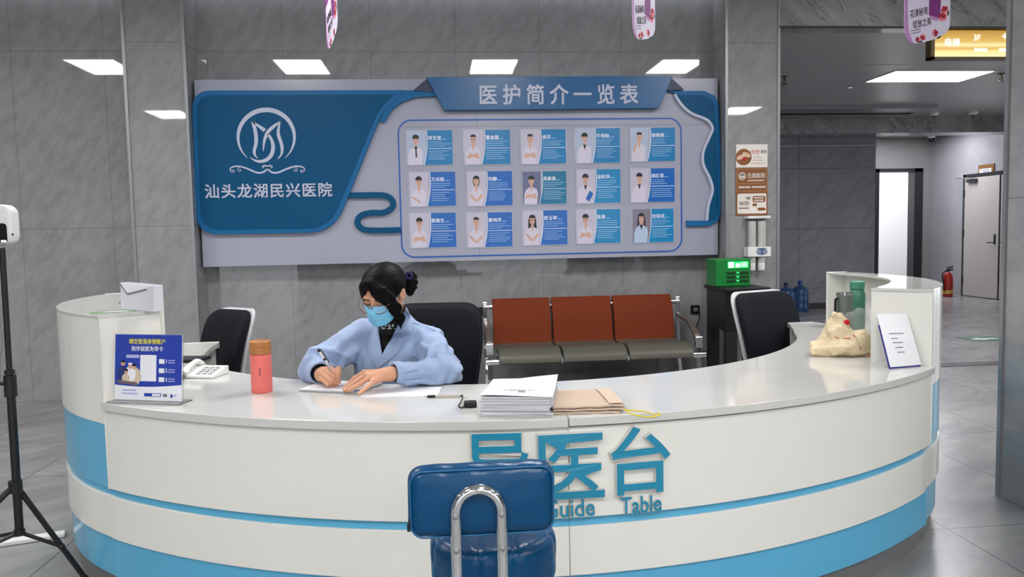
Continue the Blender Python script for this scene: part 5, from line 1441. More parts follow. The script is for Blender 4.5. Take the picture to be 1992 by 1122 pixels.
# ---- letter box and leaflet on the left end cabinet
a = PZ(233, 602, 1.105); b = PZ(301, 607, 1.105)
zt_ = PY(270, 550, (a[1]+b[1])/2)[2]; ud = unit(b-a); W_s = np.linalg.norm(b-a); back = np.cross((0, 0, 1), ud)
t = thing('brochure_holder', 'white envelope-shaped holder standing on the left end cabinet', 'holder', (a+b)/2)
hh = zt_-1.105
MB().prism([(0.02*W_s, 0), (W_s*.98, 0), (W_s, hh*.93), (.06*W_s, hh)], a, ud, (0, 0, 1), -.04, 0).build('box', mat('holder_white', (226, 226, 234), .15, trans=.15), t, smooth=0, bevel=.003)
f = MB(); nf = -back
fl = lambda u, v: a+ud*u*W_s+np.array([0, 0, v*hh])+nf*.0016
f.tube([fl(.08, .93), fl(.26, .58), fl(.80, .78)], .0022, 6); f.build('fold_line', mat('fold_dark', (60, 60, 66), .5), t)
f = MB(); f.prism([(.06*W_s, hh*.97), (.26*W_s, hh*.62), (.98*W_s, hh*.90)], a, ud, (0, 0, 1), .0002, .0016); f.build('flap', mat('holder_flap', (236, 236, 242), .15), t, smooth=0)
q = PZ(218, 607, 1.105)
f = MB(); f.box(q+(-.075, -.022, .0003), q+(.075, .022, .0014), 0, R=rotm('Z', 22)); f.box(q+(-.03, -.012, .0014), q+(.06, .012, .0018), 1, R=rotm('Z', 22), c=q)
t = f.build('leaflet', [mat('leaflet_green', (96, 150, 84), .4), PAPER], smooth=0)
tag(t, 'green-edged leaflet lying flat on the left end cabinet', 'leaflet')

# ---- right end cabinet: flask, mug, bags, clipboard
gp = PZ(1667, 628, ZT)*0; gy = 3.98
p = np.array([PY(1667, 600, gy)[0], gy, ZT]); rg = (PY(1682, 590, gy)[0]-PY(1654, 590, gy)[0])/2; ztop = PY(1667, 547, gy)[2]-ZT; zcap = PY(1667, 562, gy)[2]-ZT
GB = mat('flask_green', (66, 128, 106), .35)
t = thing('flask', 'tall green flask inside the shelf of the right end cabinet', 'flask', p)
MB().lathe([(.001, 0), (rg, 0), (rg+.001, .005), (rg+.001, zcap-.03), (rg*.86, zcap-.010), (rg*.80, zcap-.004), (rg*.80, zcap)], p, 32).build('body', GB, t)
MB().lathe([(rg*.80, zcap+.0005), (rg*.92, zcap+.002), (rg*.92, ztop-.004), (rg*.84, ztop), (.001, ztop)], p, 32).build('cap', mat('flask_cap_green', (74, 140, 116), .4), t)
my = 3.90
p = np.array([PY(1643, 600, my)[0], my, ZT]); rm_ = (PY(1658, 590, my)[0]-PY(1629, 590, my)[0])/2; zm = PY(1643, 569, my)[2]-ZT
t = thing('travel_mug', 'grey-green travel mug with steel rim next to the green flask', 'mug', p)
MB().lathe([(.001, 0), (rm_*.88, 0), (rm_*.92, .004), (rm_, zm-.02), (rm_, zm-.012)], p, 32).build('body', mat('mug_grey_green', (110, 118, 110), .4), t)
MB().lathe([(rm_*1.0, zm-.0118), (rm_*1.0, zm), (rm_*.9, zm), (rm_*.88, zm-.01), (.001, zm-.01)], p, 32).build('rim', CHROME, t)
f = MB(); f.strip(spline([p+(-rm_*.95, -.01, zm-.03), p+(-rm_*1.35, -.012, zm-.032), p+(-rm_*1.42, -.012, zm-.07), p+(-rm_*1.35, -.012, zm*.35), p+(-rm_*.93, -.01, zm*.3)], 5), (0, 1, 0), .014, .006); f.build('handle', BLACK, t)

# yellowish plastic bag
BAG = mat('bag_cream_plastic', (240, 222, 186), .27, trans=.2, ior=1.15, bump=(26, .55))
by = 3.42
bc = np.array([PY(1637, 690, by)[0], by, ZT])
sc = 1500/3.42
def bag_sdf(P):
    Q = P-bc
    d = dell(Q, (.005, .0, .045), (.125, .085, .052))
    d = smin(d, dell(Q, (-.06, .0, .035), (.085, .06, .042)), .03)
    d = smin(d, dell(Q, (.075, -.02, .05), (.06, .055, .06)), .02)
    d = smin(d, chain(Q, [(-.02, .01, .09), (-.008, .02, .14), (.002, .02, .185)], [.06, .042, .012], .02), .035)
    d = smin(d, chain(Q, [(-.11, -.02, .03), (-.15, -.02, .014)], [.03, .010], .01), .02)
    d = smin(d, chain(Q, [(-.012, .02, .175), (-.03, .012, .196), (-.042, .0, .186)], [.012, .010, .005], .01), .012)
    r = np.abs(wob(Q, 4.5, 11, 2, (1, 1, .8))); r2 = np.abs(wob(Q+.02*np.stack([wob(Q, 5, 2, 1)]*3, 1), 11, 5, 1, (1, 1, .6)))
    d += .022*r-.012+.010*r2-.004+.004*np.abs(wob(Q, 24, 15, 1))
    d = np.maximum(d, -(P[:, 2]-ZT-.0006))
    return d
V, F = nets(bag_sdf, bc+(-.2, -.13, -.01), bc+(.2, .14, .22), .0036, 0)
t = thing('plastic_bag', 'cream plastic carrier bag heaped on the desk before the right shelf', 'bag', bc)
MB().add(V, F).build('bag', BAG, t, smooth=80)
NV = vnormals(V, F)
def on_bag(px, py):
    d = ray(px, py); T = np.linspace(2.9, 3.9, 500); P = np.array([0, 0, CZ])+T[:, None]*d; s = bag_sdf(P); k = np.argmax(s < 0); return P[k]-unit(d)*.0015
f = MB()
for q in ([(1624, 655), (1628, 657), (1632, 657)], [(1640, 658), (1648, 658), (1654, 657)], [(1660, 651), (1663, 655)], [(1672, 676), (1676, 679)]):
    P_ = [on_bag(*k) for k in q]; f.tube(P_, .0022, 6)
f.build('red_print', mat('bag_print_red', (190, 40, 36), .4), t)
f = MB(); q = on_bag(1647, 627); f.ball(q, (.016, .006, .013), 0, 12, rotm('Y', 20)); f.build('red_tape', mat('tape_red', (226, 30, 40), .35), t)
# clear bag behind, with a small orange-red packet
FILM = mat('clear_film', (236, 236, 240), .12, trans=.5, ior=1.02, alpha=.26, bump=(34, .9))
cy_ = 3.60
cc = np.array([PY(1682, 660, cy_)[0], cy_, ZT])
def film_sdf(P):
    Q = P-cc
    d = dell(Q, (.0, 0, .055), (.085, .06, .06)); d = smin(d, chain(Q, [(-.01, 0, .08), (-.045, 0, .14), (-.02, 0, .165)], [.06, .045, .03], .02), .03)
    d += .022*np.abs(wob(Q, 6, 21, 2))-.010+.010*np.abs(wob(Q, 14, 8, 2))
    return np.maximum(d, -(P[:, 2]-ZT-.0006))
V, F = nets(film_sdf, cc+(-.15, -.1, -.01), cc+(.15, .12, .22), .005, 0)
t = thing('clear_bag', 'crumpled clear plastic bag behind the cream carrier bag', 'bag', cc)
MB().add(V, F).build('film', FILM, t, smooth=25)
q = PY(1697, 660, 3.50)
t = MB().ball(np.array([q[0], 3.50, ZT+.03]), (.026, .02, .0295), 0, 16).build('snack_packet', mat('packet_orange', (226, 92, 32), .35), smooth=80)
tag(t, 'small orange-red packet at the right of the plastic bags', 'packet')
# clipboard leaning on the right end cabinet
b0 = PZ(1730, 717, ZT+.001); b1 = PZ(1791, 712, ZT+.001)
tl = PY(1703, 612, 3.215); tr_ = PY(1762, 611, 3.125)
t = thing('clipboard', 'blue clipboard with white sheets leaning on the front of the right end cabinet', 'clipboard', (b0+b1)/2)
cb = np.array([b0, b1, tr_, tl]); nrm = unit(np.cross(cb[1]-cb[0], cb[3]-cb[0]))
def panel(nm, m, k0, k1, d0, d1, bow=0.0, parent=None):
    G = []
    for i in range(9):
        row = []
        for j in range(13):
            u, v = i/8, j/12; uu = k0[0]+(k1[0]-k0[0])*u; vv = k0[1]+(k1[1]-k0[1])*v
            p_ = (cb[0]*(1-uu)+cb[1]*uu)*(1-vv)+(cb[3]*(1-uu)+cb[2]*uu)*vv
            row.append(p_+nrm*(d1+bow*math.sin(PI*u)*v))
        G.append(row)
    return MB().sheet(G, d1-d0).build(nm, m, parent or t, smooth=50)
panel('board', mat('clipboard_navy', (34, 42, 130), .3), (0, 0), (1, .80), -.003, 0)
panel('sheets', PAPER, (.035, .02), (1.02, 1.0), .0005, .003, .004)
f = MB()
def onb(u, v, d=.0042): return (cb[0]*(1-u)+cb[1]*u)*(1-v)+(cb[3]*(1-u)+cb[2]*u)*v+nrm*(d+.004*math.sin(PI*u)*v)
for v, a_, b_ in ((.62, .25, .72), (.53, .28, .50), (.45, .30, .62), (.36, .33, .58), (.27, .36, .60)):
    f.strip([onb(a_+(b_-a_)*k/4, v) for k in range(5)], cb[3]-cb[0], .004, .0005)
f.build('printed_lines', INK, t, smooth=0)

# ------------------------------------------------------------------ hanging paper banners
BWH = mat('banner_pale', (214, 206, 226), .5); BPUR = mat('banner_purple', (122, 44, 118), .45); BLIL = mat('banner_lilac', (182, 130, 186), .5); BPNK = mat('banner_pink', (232, 130, 140), .5); BRED = mat('banner_red', (172, 30, 52), .5); BINK = mat('banner_ink', (28, 22, 34), .5); BGRN = mat('banner_leaf', (40, 60, 52), .5)
def banner(px, py, y, rz, sc_, label):
    """rounded paper tag seen at its lower end; (px,py) = lowest point"""
    p = PY(px, py, y)
    t = thing('hanging_banner', label, 'banner', p, math.radians(rz), 'paper tags hanging from the hall ceiling')
    Wb, Hb = .245*sc_, .52*sc_
    low = [(-.5, .30), (-.48, .18), (-.42, .07), (-.36, .02), (-.25, .0), (-.1, .02), (.1, .07), (.28, .13), (.42, .22), (.49, .32), (.5, .42)]
    poly = [(x*Wb, z*Wb) for x, z in low]+[(.5*Wb, Hb), (-.5*Wb, Hb)]
    f = MB(); O = np.zeros(3)
    f.prism(poly, O, EX, EZ, -.0008, .0008); f.build('paper', BWH, t, smooth=0, world=False)
    f = MB(); kk = 0
    def pg(pts, mi, d):
        f.prism([(x*Wb, z*Wb) for x, z in pts], O, EX, EZ, .0008, .0008+d, mi)
    pg([(-.5, .42), (-.5, .30), (-.48, .18), (-.42, .07), (-.36, .02), (-.30, .008), (-.34, .10), (-.40, .22), (-.42, .42), (-.44, .9), (-.5, .9)], 2, .0002)
    pg([(.03, .55), (.28, .50), (.30, 1.2), (.03, 1.2)], 0, .0004); pg([(.03, .55), (.12, .46), (.22, .44), (.28, .50)], 2, .0003)
    pg([(-.5, .82), (-.24, .90), (-.24, 1.2), (-.5, 1.2)], 0, .0004)
    for x, z, r in ((-.20, .075, .055), (-.09, .125, .06), (.17, .21, .07), (.33, .52, .085), (.38, .66, .08)):
        for k in range(5):
            a = 2*PI*k/5+x*9; f.prism([((x+r*.55*math.cos(a)+r*.5*math.cos(q*PI/5))*Wb, (z+r*.55*math.sin(a)+r*.5*math.sin(q*PI/5))*Wb) for q in range(10)], O, EX, EZ, .0008, .0014+.00012*k, 3 if k in (0, 4, 3) else 4)
        f.prism([((x+r*.3*math.cos(q*PI/5))*Wb, (z+r*.3*math.sin(q*PI/5))*Wb) for q in range(10)], O, EX, EZ, .0008, .0024, 5)
    for x, z, a in ((.26, .125, 30), (-.15, .035, 10), (.455, .60, 80)):
        ca, sa = math.cos(math.radians(a)), math.sin(math.radians(a))
        pg([(x+.055*math.cos(q*PI/6)*ca-.018*math.sin(q*PI/6)*sa, z+.055*math.cos(q*PI/6)*sa+.018*math.sin(q*PI/6)*ca) for q in range(12)], 6, .0009)
    ux = np.array([math.cos(math.radians(13)), 0, math.sin(math.radians(13))]); uz = np.array([-math.sin(math.radians(13)), 0, math.cos(math.radians(13))])
    f.text('花漾秘境', np.array([-.19*Wb, -.001, .60*Wb]), ux, uz, w=.40*Wb, h=.15*Wb, bold=.004, mi=1, shear=.2, off=.0006)
    f.text('绽放之美', np.array([-.12*Wb, -.001, .40*Wb]), ux, uz, w=.42*Wb, h=.15*Wb, bold=.004, mi=1, shear=.2, off=.0006)
    for k in range(2): f.prism([((-.36+.0*k)*Wb, (.225-.05*k)*Wb), ((-.14)*Wb, (.275-.05*k)*Wb), ((-.14)*Wb, (.287-.05*k)*Wb), ((-.36)*Wb, (.237-.05*k)*Wb)], O, EX, EZ, .0008, .0012, 1)
    f.build('print', [BPUR, BINK, BLIL, BRED, BPNK, mat('banner_dark_red', (110, 16, 34), .5), BGRN], t, smooth=0, world=False)
    f = MB(); f.tube([(0, 0, Hb-.01), (0, 0, 3.5-p[2])], .0012, 5); f.build('thread', PAPER, t, world=False)
    return t
banner(1803, 85, 3.6, 4, 1.0, 'purple and white flower paper tag hanging before the gold lift sign')
banner(1253, 81, 3.9, 48, 1.02, 'purple and white flower paper tag turned aslant above the board title')
banner(647, 88, 3.9, -70, 1.02, 'paper tag seen almost edge-on above the logo panel')

# ------------------------------------------------------------------ the seated woman
SKIN = mat('skin', (206, 152, 122), .5, sss=.12); HAIR = mat('black_hair', (6, 6, 8), .5, spec=.12)
COATM = mat('coat_light_blue', (148, 167, 200), .75, sheen=.15, bump=(120, .06)); KNIT = mat('black_knit', (18, 18, 20), .85)
def unitv(*a): return unit(np.array(a, float))
Hc = PY(747, 567.5, 3.19)
yw, pt_, rl = math.radians(27), math.radians(27), math.radians(-3)
fh = np.array([-math.sin(yw), -math.cos(yw), 0])
hf = fh*math.cos(pt_)+np.array([0, 0, -math.sin(pt_)])
hu = np.array([0, 0, math.cos(pt_)])+fh*math.sin(pt_)
hs0 = np.array([math.cos(yw), -math.sin(yw), 0])
hs, hu = hs0*math.cos(rl)+hu*math.sin(rl), hu*math.cos(rl)-hs0*math.sin(rl)
HB = np.stack([hs, hf, hu], 1)                 # columns: her left, forward, up
HSC = np.array([1, 1, .88])
def L2W(q): return Hc+(np.asarray(q, float)*HSC)@HB.T
def W2L(P): return ((P-Hc)@HB)/HSC
nb = PY(768, 652, 3.34)
woman = thing('person', 'person in light blue coat, glasses and blue face mask, seated and writing at the desk', 'person', (nb[0]+.02, 3.52, 0))

def head_sdf(P):
    q = W2L(P)
    d = dell(q, (0, -.008, .030), (.074, .092, .086))
    d = smin(d, dell(q, (0, .030, -.035), (.061, .066, .082)), .03)
    d = smin(d, dell(q, (0, .066, -.096), (.026, .024, .021)), .03)
    for s in (-1, 1):
        d = smin(d, dell(q, (s*.036, .060, -.030), (.026, .026, .026)), .02)
        d = smin(d, dell(q, (s*.026, .083, .022), (.024, .012, .009)), .014)
        d = smax(d, -dell(q, (s*.031, .103, .004), (.018, .012, .011)), .008)
        d = smin(d, dell(q, (s*.031, .083, .002), (.0165, .0115, .0105)), .003)
        ear = smax(dell(q, (s*.076, -.010, -.010), (.011, .021, .033)), -dell(q, (s*.086, -.004, -.006), (.008, .011, .018)), .005)
        d = smin(d, ear, .006)
    d = smin(d, chain(q, [(0, .092, .016), (0, .104, -.012), (0, .116, -.032)], [.008, .0085, .0125], .008), .010)
    d = smin(d, dell(q, (0, .094, -.066), (.022, .012, .010)), .008)
    d = smin(d, dcap(P, L2W((0, -.025, -.07)), nb+(0, .02, 0), .050, .054), .03)
    return d
# hands: joints measured in the room
def J(px, py, y): return PY(px, py, y)
RW = J(626, 729, 3.13); RE = J(612, 714, 3.27); RS = J(705, 654, 3.40)
LW = J(760, 727, 3.00); LE = J(864, 724, 3.13); LS = J(833, 667, 3.40)
def hand_R(P):
    mi, mm, mr, mp = J(643, 717, 3.105), J(632, 719, 3.092), J(628, 727, 3.08), J(627, 737, 3.072)
    d = chain(P, [RW, (RW+mm)/2*.5+(mr+RW)/2*.5], [.024, .026], .02)
    d = smin(d, chain(P, [RW, mi], [.021, .0125], .02), .012); d = smin(d, chain(P, [RW, mm], [.021, .0125], .02), .012)
    d = smin(d, chain(P, [RW, mr], [.021, .0125], .02), .012); d = smin(d, chain(P, [RW, mp], [.020, .0115], .02), .012)
    F_ = [([mi, J(652, 724, 3.07), J(660, 737, 3.083)], [.0110, .0098, .0075]),
          ([mm, J(648, 733, 3.048), J(660, 742, 3.075)], [.0108, .0100, .0078]),
          ([mr, J(643, 741, 3.040), J(655, 746.5, 3.068)], [.0105, .0098, .0078]),
          ([mp, J(637, 747, 3.042), J(648, 750.5, 3.066)], [.0098, .0088, .0072])]
    for k, (a, r) in enumerate(F_): d = smin(d, chain(P, a, r, .004), .0035 if k else .004)
    th = chain(P, [J(640, 727, 3.125), J(659, 717.5, 3.092), J(658, 726, 3.066), J(655.5, 732.5, 3.062)], [.0145, .0108, .0102, .0082], .005)
    return smin(d, th, .004)
def hand_L(P):
    mi, mm, mr, mp = J(709, 724, 3.03), J(713, 728, 3.000), J(719.5, 733.5, 2.972), J(726, 742, 2.955)
    d = chain(P, [LW, (mm+mr)/2], [.024, .015], .02)
    for m_ in (mi, mm, mr, mp): d = smin(d, chain(P, [LW, m_], [.020, .0118], .02), .014)
    F_ = [([mi, J(690, 735.5, 3.02), J(677, 748, 3.005), J(669.5, 756, 2.985)], [.0105, .0092, .0082, .0068]),
          ([mm, J(694, 741, 2.985), J(679.5, 751.5, 2.968), J(670.5, 759.5, 2.955)], [.0107, .0094, .0083, .0069]),
          ([mr, J(702, 746, 2.952), J(686, 754, 2.942), J(677, 759.5, 2.938)], [.0104, .0092, .0082, .0069]),
          ([mp, J(713, 754, 2.925), J(704.5, 760.5, 2.905), J(698.5, 765.5, 2.89)], [.0096, .0084, .0074, .0062])]
    for a, r in F_: d = smin(d, chain(P, a, r, .004), .0035)
    return smin(d, chain(P, [J(748, 722, 3.03), J(725, 731, 3.055), J(705, 742, 3.06)], [.016, .012, .009], .006), .008)
def arm_body(P):
    d = smin(chain(P, [RS, RE, RW], [.045, .036, .025], .02), chain(P, [LS, LE, LW], [.045, .036, .025], .02), .01)
    d = smin(d, dcap(P, RS, LS, .055), .03)
    d = smin(d, dell(P, (nb[0], 3.42, .76), (.135, .095, .22)), .04)
    d = smin(d, dell(P, (nb[0]+.01, 3.48, .52), (.165, .125, .10)), .05)
    return d
body = MB()
def piece(f, lo, hi, res, rel=1):
    V, F = nets(f, lo, hi, res, rel); body.add(V, F)
piece(head_sdf, Hc-.16, Hc+(.16, .22, .16), .0035)
allR = np.array([RW, J(665, 750, 3.07), J(620, 715, 3.11)]); piece(lambda P: smin(hand_R(P), dcap(P, RW, RW+(RE-RW)*.45, .025, .028), .01), allR.min(0)-.06, allR.max(0)+.06, .0022)
allL = np.array([LW, J(669, 758, 2.96), J(698, 766, 2.88), J(709, 720, 3.03)]); piece(lambda P: smin(hand_L(P), dcap(P, LW, LW+(LE-LW)*.45, .025, .028), .01), allL.min(0)-.05, allL.max(0)+.05, .0022)
piece(arm_body, (-.62, 2.95, .40), (.14, 3.66, 1.02), .010)
# legs under the desk (part of the same continuous body)
hipL, hipR = np.array([nb[0]+.10, 3.50, .52]), np.array([nb[0]-.08, 3.50, .52])
def legs(P):
    d = None
    for h_, sx_ in ((hipL, .12), (hipR, -.10)):
        k_ = np.array([nb[0]+sx_, 3.14, .50]); a_ = np.array([nb[0]+sx_, 3.20, .10])
        e = chain(P, [h_, k_, a_, a_+(0, -.14, -.055)], [.085, .062, .042, .035], .03)
        d = e if d is None else smin(d, e, .02)
    return d
piece(legs, (nb[0]-.3, 2.95, 0.0), (nb[0]+.3, 3.66, .66), .012)
ob = body.build('body', SKIN, woman, smooth=70)
V, F = nets(lambda P: legs(P)-.012, (nb[0]-.3, 2.93, 0.06), (nb[0]+.3, 3.68, .68), .012)
MB().add(V, F).build('trousers', mat('dark_trousers', (36, 38, 46), .85), woman, smooth=70)
# fingernails
f = MB()
def nail(tip, back, upv, r):
    d = unit(back-tip); n = unit(np.asarray(upv)-d*np.dot(upv, d)); s = np.cross(d, n)
    f.ball(tip+d*r*.55+n*r*.72, (r*1.0, r*.68, r*.32), 0, 10, np.stack([d, s, n], 1))
nail(J(655.5, 732.5, 3.062), J(658, 726, 3.066), (.1, -1, .2), .0082)
nail(J(670.5, 759.5, 2.955), J(679.5, 751.5, 2.968), (-.1, -.35, 1), .0069); nail(J(677, 759.5, 2.938), J(686, 754, 2.942), (-.1, -.35, 1), .0069)
nail(J(698.5, 765.5, 2.89), J(704.5, 760.5, 2.905), (-.1, -.35, 1), .0062); nail(J(669.5, 756, 2.985), J(677, 748, 3.005), (-.1, -.35, 1), .0068)
f.build('fingernails', mat('nail_pink', (226, 176, 160), .3), woman)

SR = [RS, RE, RW+(RE-RW)*.20]; SL = [LS, LE, LW+(LE-LW)*.06]
def along(P, a, b):
    ab = b-a; return np.clip(((P-a)@ab)/(ab@ab), 0, 1)
def coat_base(P):
    tx = PY(768, 700, 3.42)[0]
    d = dell(P, (tx, 3.425, .70), (.178, .135, .32))
    d = smin(d, dell(P, (tx-.01, 3.405, .84), (.165, .135, .15)), .05)
    d = smin(d, dell(P, (tx, 3.50, .50), (.205, .17, .13)), .06)
    d = smin(d, chain(P, [RS+(0, .02, -.005), (RS+LS)/2+(0, .02, .030), LS+(0, .02, -.005)], [.068, .078, .068], .03), .05)
    d = smin(d, chain(P, [(RS+LS)/2+(0, .03, .05), nb+(0, .045, .035)], [.085, .068], .02), .03)
    a = chain(P, SR, [.076, .066, .050], .03)
    b = chain(P, SL, [.078, .070, .047], .03)
    # cloth folds on the sleeves
    for (s_, e_, w_), arm in (((SR[0], SR[1], 0), 0), ((SL[0], SL[1], 1), 1)):
        t = along(P, s_, e_); g = np.exp(-((t-.82)/.28)**2)
        ph_ = t*20+3.5*wob(P, 3.0, 31+arm, 2)+P[:, 0]*26; fold = .0105*(np.abs(np.sin(ph_*.5))**.8*2-1.1)*g
        if arm == 0: a = a+fold
        else: b = b+fold
    t = along(P, SR[1], SR[2]); a = a+.0075*np.sin(t*13+5*wob(P, 4, 35, 2))*np.exp(-((t-.25)/.35)**2)
    t = along(P, SL[1], SL[2]); b = b+.0085*np.sin(t*12+6*wob(P, 4, 36, 2)+P[:, 2]*60)*np.exp(-((t-.3)/.4)**2)
    a = a-.030*np.exp(-np.sum((P-RE)**2, 1)/.045**2)*.35; b = b-.030*np.exp(-np.sum((P-LE)**2, 1)/.05**2)*.35
    d = smin(d, a, .025); d = smin(d, b, .025)
    fr_ = np.clip((3.45-P[:, 1])/.1, 0, 1)
    d = d+.0055*wob(P, 5, 41, 3, (1.6, 1.6, .55))+.0045*np.abs(wob(P, 9, 43, 2, (1.5, 1.5, .5)))*fr_
    return d

# black turtleneck under the coat
def shirt_sdf(P):
    c0 = L2W((0, -.012, -.118)); d = dcap(P, nb+(0, .015, -.02), c0, .066, .059)
    d = smin(d, dell(P, (nb[0], 3.42, .80), (.13, .095, .15)), .05)
    d = smin(d, dcap(P, nb+(.005, .02, -.03), nb+(-.01, .03, -.12), .062, .068), .04)
    ax_ = unit(c0-nb); t_ = (P-nb)@ax_
    d += .0015*np.sin(t_*260)*(t_ > 0)
    d = np.where(P[:, 2] < nb[2]+.012, np.maximum(d, coat_base(P)+.009), d)
    return np.maximum(d, (P-c0)@ax_-.004)
V, F = nets(shirt_sdf, (nb[0]-.2, 3.2, .68), (nb[0]+.2, 3.56, 1.12), .005)
shirt = MB().add(V, F).build('turtleneck', KNIT, woman, smooth=70)
def march(px, py, fn, off=0.0):
    d = ray(px, py); T = np.linspace(2.8, 3.8, 1200); P = np.array([0, 0, CZ])+T[:, None]*d
    s = fn(P); k = int(np.argmax(s < 0))
    return P[k]-unit(d)*off
pc_ = [march(735, 634.5, shirt_sdf), march(768, 633.5, shirt_sdf)]
f = MB()
def on_shirt(u, v, dd):
    d = ray(753+u, 635.5-v); T = np.linspace(3.0, 3.6, 600); P = np.array([0, 0, CZ])+T[:, None]*d; k = int(np.argmax(shirt_sdf(P) < 0)); return P[k]-unit(d)*(.0012+dd)
f.text('NΛSΛ', None, None, None, w=31, h=9.5, bold=.02, fn=on_shirt)
f.build('lettering', mat('lettering_white', (226, 226, 230), .6), shirt, smooth=0)

# light blue coat
def coat_sdf(P):
    d = coat_base(P)
    # open cuffs
    for e_, p_, r in ((SR[2], SR[1], .041), (SL[2], SL[1], .038)):
        ax_ = unit(e_-p_)
        t_ = (P-e_)@ax_
        d = np.maximum(d, np.where(np.linalg.norm(P-e_, axis=1) < .12, t_-.006, -1))
        d = smax(d, -dcap(P, e_+ax_*.05, e_-ax_*.055, r, r-.006), .003)
    # neck opening and V front, cut through to the turtleneck
    d = smax(d, -(dcap(P, nb+(0, .0, .050), nb+(.0, -.05, .20), .058, .070)), .006)
    fpx = (P-np.array([0, 0, CZ]))
    w_ = fpx@cf; X = IMW/2+FOC*(fpx@cR)/w_; Y = IMH/2-FOC*(fpx@cU)/w_
    return d
# V opening as a wedge standing in the room: left edge, right edge, tip
vt = march(743, 694, coat_base); vl = march(735, 628, coat_base); vr = march(789, 612, coat_base)
def wedge(P):
    n1 = unit(np.cross(vl-vt, (0, 1, 0))); n2 = unit(np.cross((0, 1, 0), vr-vt))
    if np.dot(vr-vt, n1) < 0: n1 = -n1
    if np.dot(vl-vt, n2) < 0: n2 = -n2
    a = (P-vt)@n1; b = (P-vt)@n2
    return np.maximum(np.maximum(-a, -b), P[:, 1]-3.46)
_cs = coat_sdf
def coat_cut(P):
    d = _cs(P); d = smax(d, -wedge(P), .004)
    d = np.maximum(d, -(P[:, 2]-.44))
    tab = np.maximum(-(P[:, 2]-ZT-.002), P[:, 1]-3.30)      # cloth lies on the desk top instead of entering it
    return np.maximum(d, np.where(P[:, 1] < 3.22, -(P[:, 2]-ZT-.0022), -1))
V, F = nets(coat_cut, (-.70, 2.86, .42), (.16, 3.70, 1.10), .0048, 1)
coat = MB().add(V, F).build('coat', COATM, woman, smooth=75)
def zq_(X, Y): return 560+X*.2853, 480+Y*.2853
def coat_or_shirt(P): return np.minimum(coat_base(P), shirt_sdf(P)-.004)
def drape(name, A_, B_, off, th=.0035, n=22, m=7):
    A2 = spline([np.array(zq_(*q)) for q in A_], 8); B2 = spline([np.array(zq_(*q)) for q in B_], 8)
    def at(L_, t):
        x = t*(len(L_)-1); i = min(int(x), len(L_)-2); return L_[i]+(L_[i+1]-L_[i])*(x-i)
    G = np.array([[march(*(at(A2, i/n)*(1-j/m)+at(B2, i/n)*(j/m)), coat_or_shirt, off) for j in range(m+1)] for i in range(n+1)])
    for _ in range(3):
        G[1:-1, :] = (G[:-2, :]+2*G[1:-1, :]+G[2:, :])/4; G[:, 1:-1] = (G[:, :-2]+2*G[:, 1:-1]+G[:, 2:])/4
    f = MB(); du = np.cross(G[1, 0]-G[0, 0], G[0, 1]-G[0, 0])
    f.sheet(G if du[1] < 0 else G[:, ::-1], th)
    return f.build(name, COATM, coat, smooth=60)
drape('lapel', [(790, 560), (745, 590), (690, 650), (640, 738), (606, 826)], [(850, 560), (838, 610), (775, 650), (752, 720), (612, 828)], .012)
drape('lapel', [(618, 590), (628, 650), (638, 715), (640, 738)], [(566, 580), (556, 640), (546, 700), (606, 826)], .009)
drape('collar', [(802, 418), (775, 490), (735, 570), (706, 628)], [(806, 415), (842, 500), (840, 590), (756, 648)], .013)
drape('collar', [(606, 520), (612, 560), (620, 610)], [(590, 522), (570, 565), (566, 605)], .011)
f = MB()
q = march(*zq_(720, 943), coat_base, .002); f.lathe([(.007, 0), (.007, .002), (.004, .003)], q, 14, axis=unit(np.array([0, -1, .1]))); f.build('button', mat('button_blue', (120, 156, 214), .4), coat)
f = MB(); pts = [march(*zq_(*q), coat_base, .0015) for q in ((785, 862), (840, 850), (890, 838))]; f.tube(pts, .0016, 6); f.build('cuff_pleat', mat('fold_blue', (116, 138, 178), .8), coat)
f = MB(); pts = [march(*zq_(*q), coat_base, .0015) for q in ((785, 902), (850, 902), (915, 896))]; f.tube(pts, .0016, 6); f.build('cuff_pleat', mat('fold_blue', (116, 138, 178), .8), coat)
f = MB(); pts = [march(*zq_(*q), coat_base, .001) for q in ((848, 515), (900, 530), (960, 552), (1010, 575))]; f.tube(pts, .0013, 6); f.build('shoulder_seam', mat('fold_blue', (116, 138, 178)), coat)
# dark inner cuffs
for e_, p_, r0, nm in ((RW, RE, .031, 'inner_cuff'), (LW, LE, .030, 'inner_cuff')):
    d = unit(p_-e_); f = MB(); f.tube([e_+d*.012, e_+d*.03, e_+d*.07], [r0-.001, r0, r0+.002], 20, caps=False); o = f.build(nm, KNIT, shirt)
    sd = o.modifiers.new('thick', 'SOLIDIFY'); sd.thickness = .003

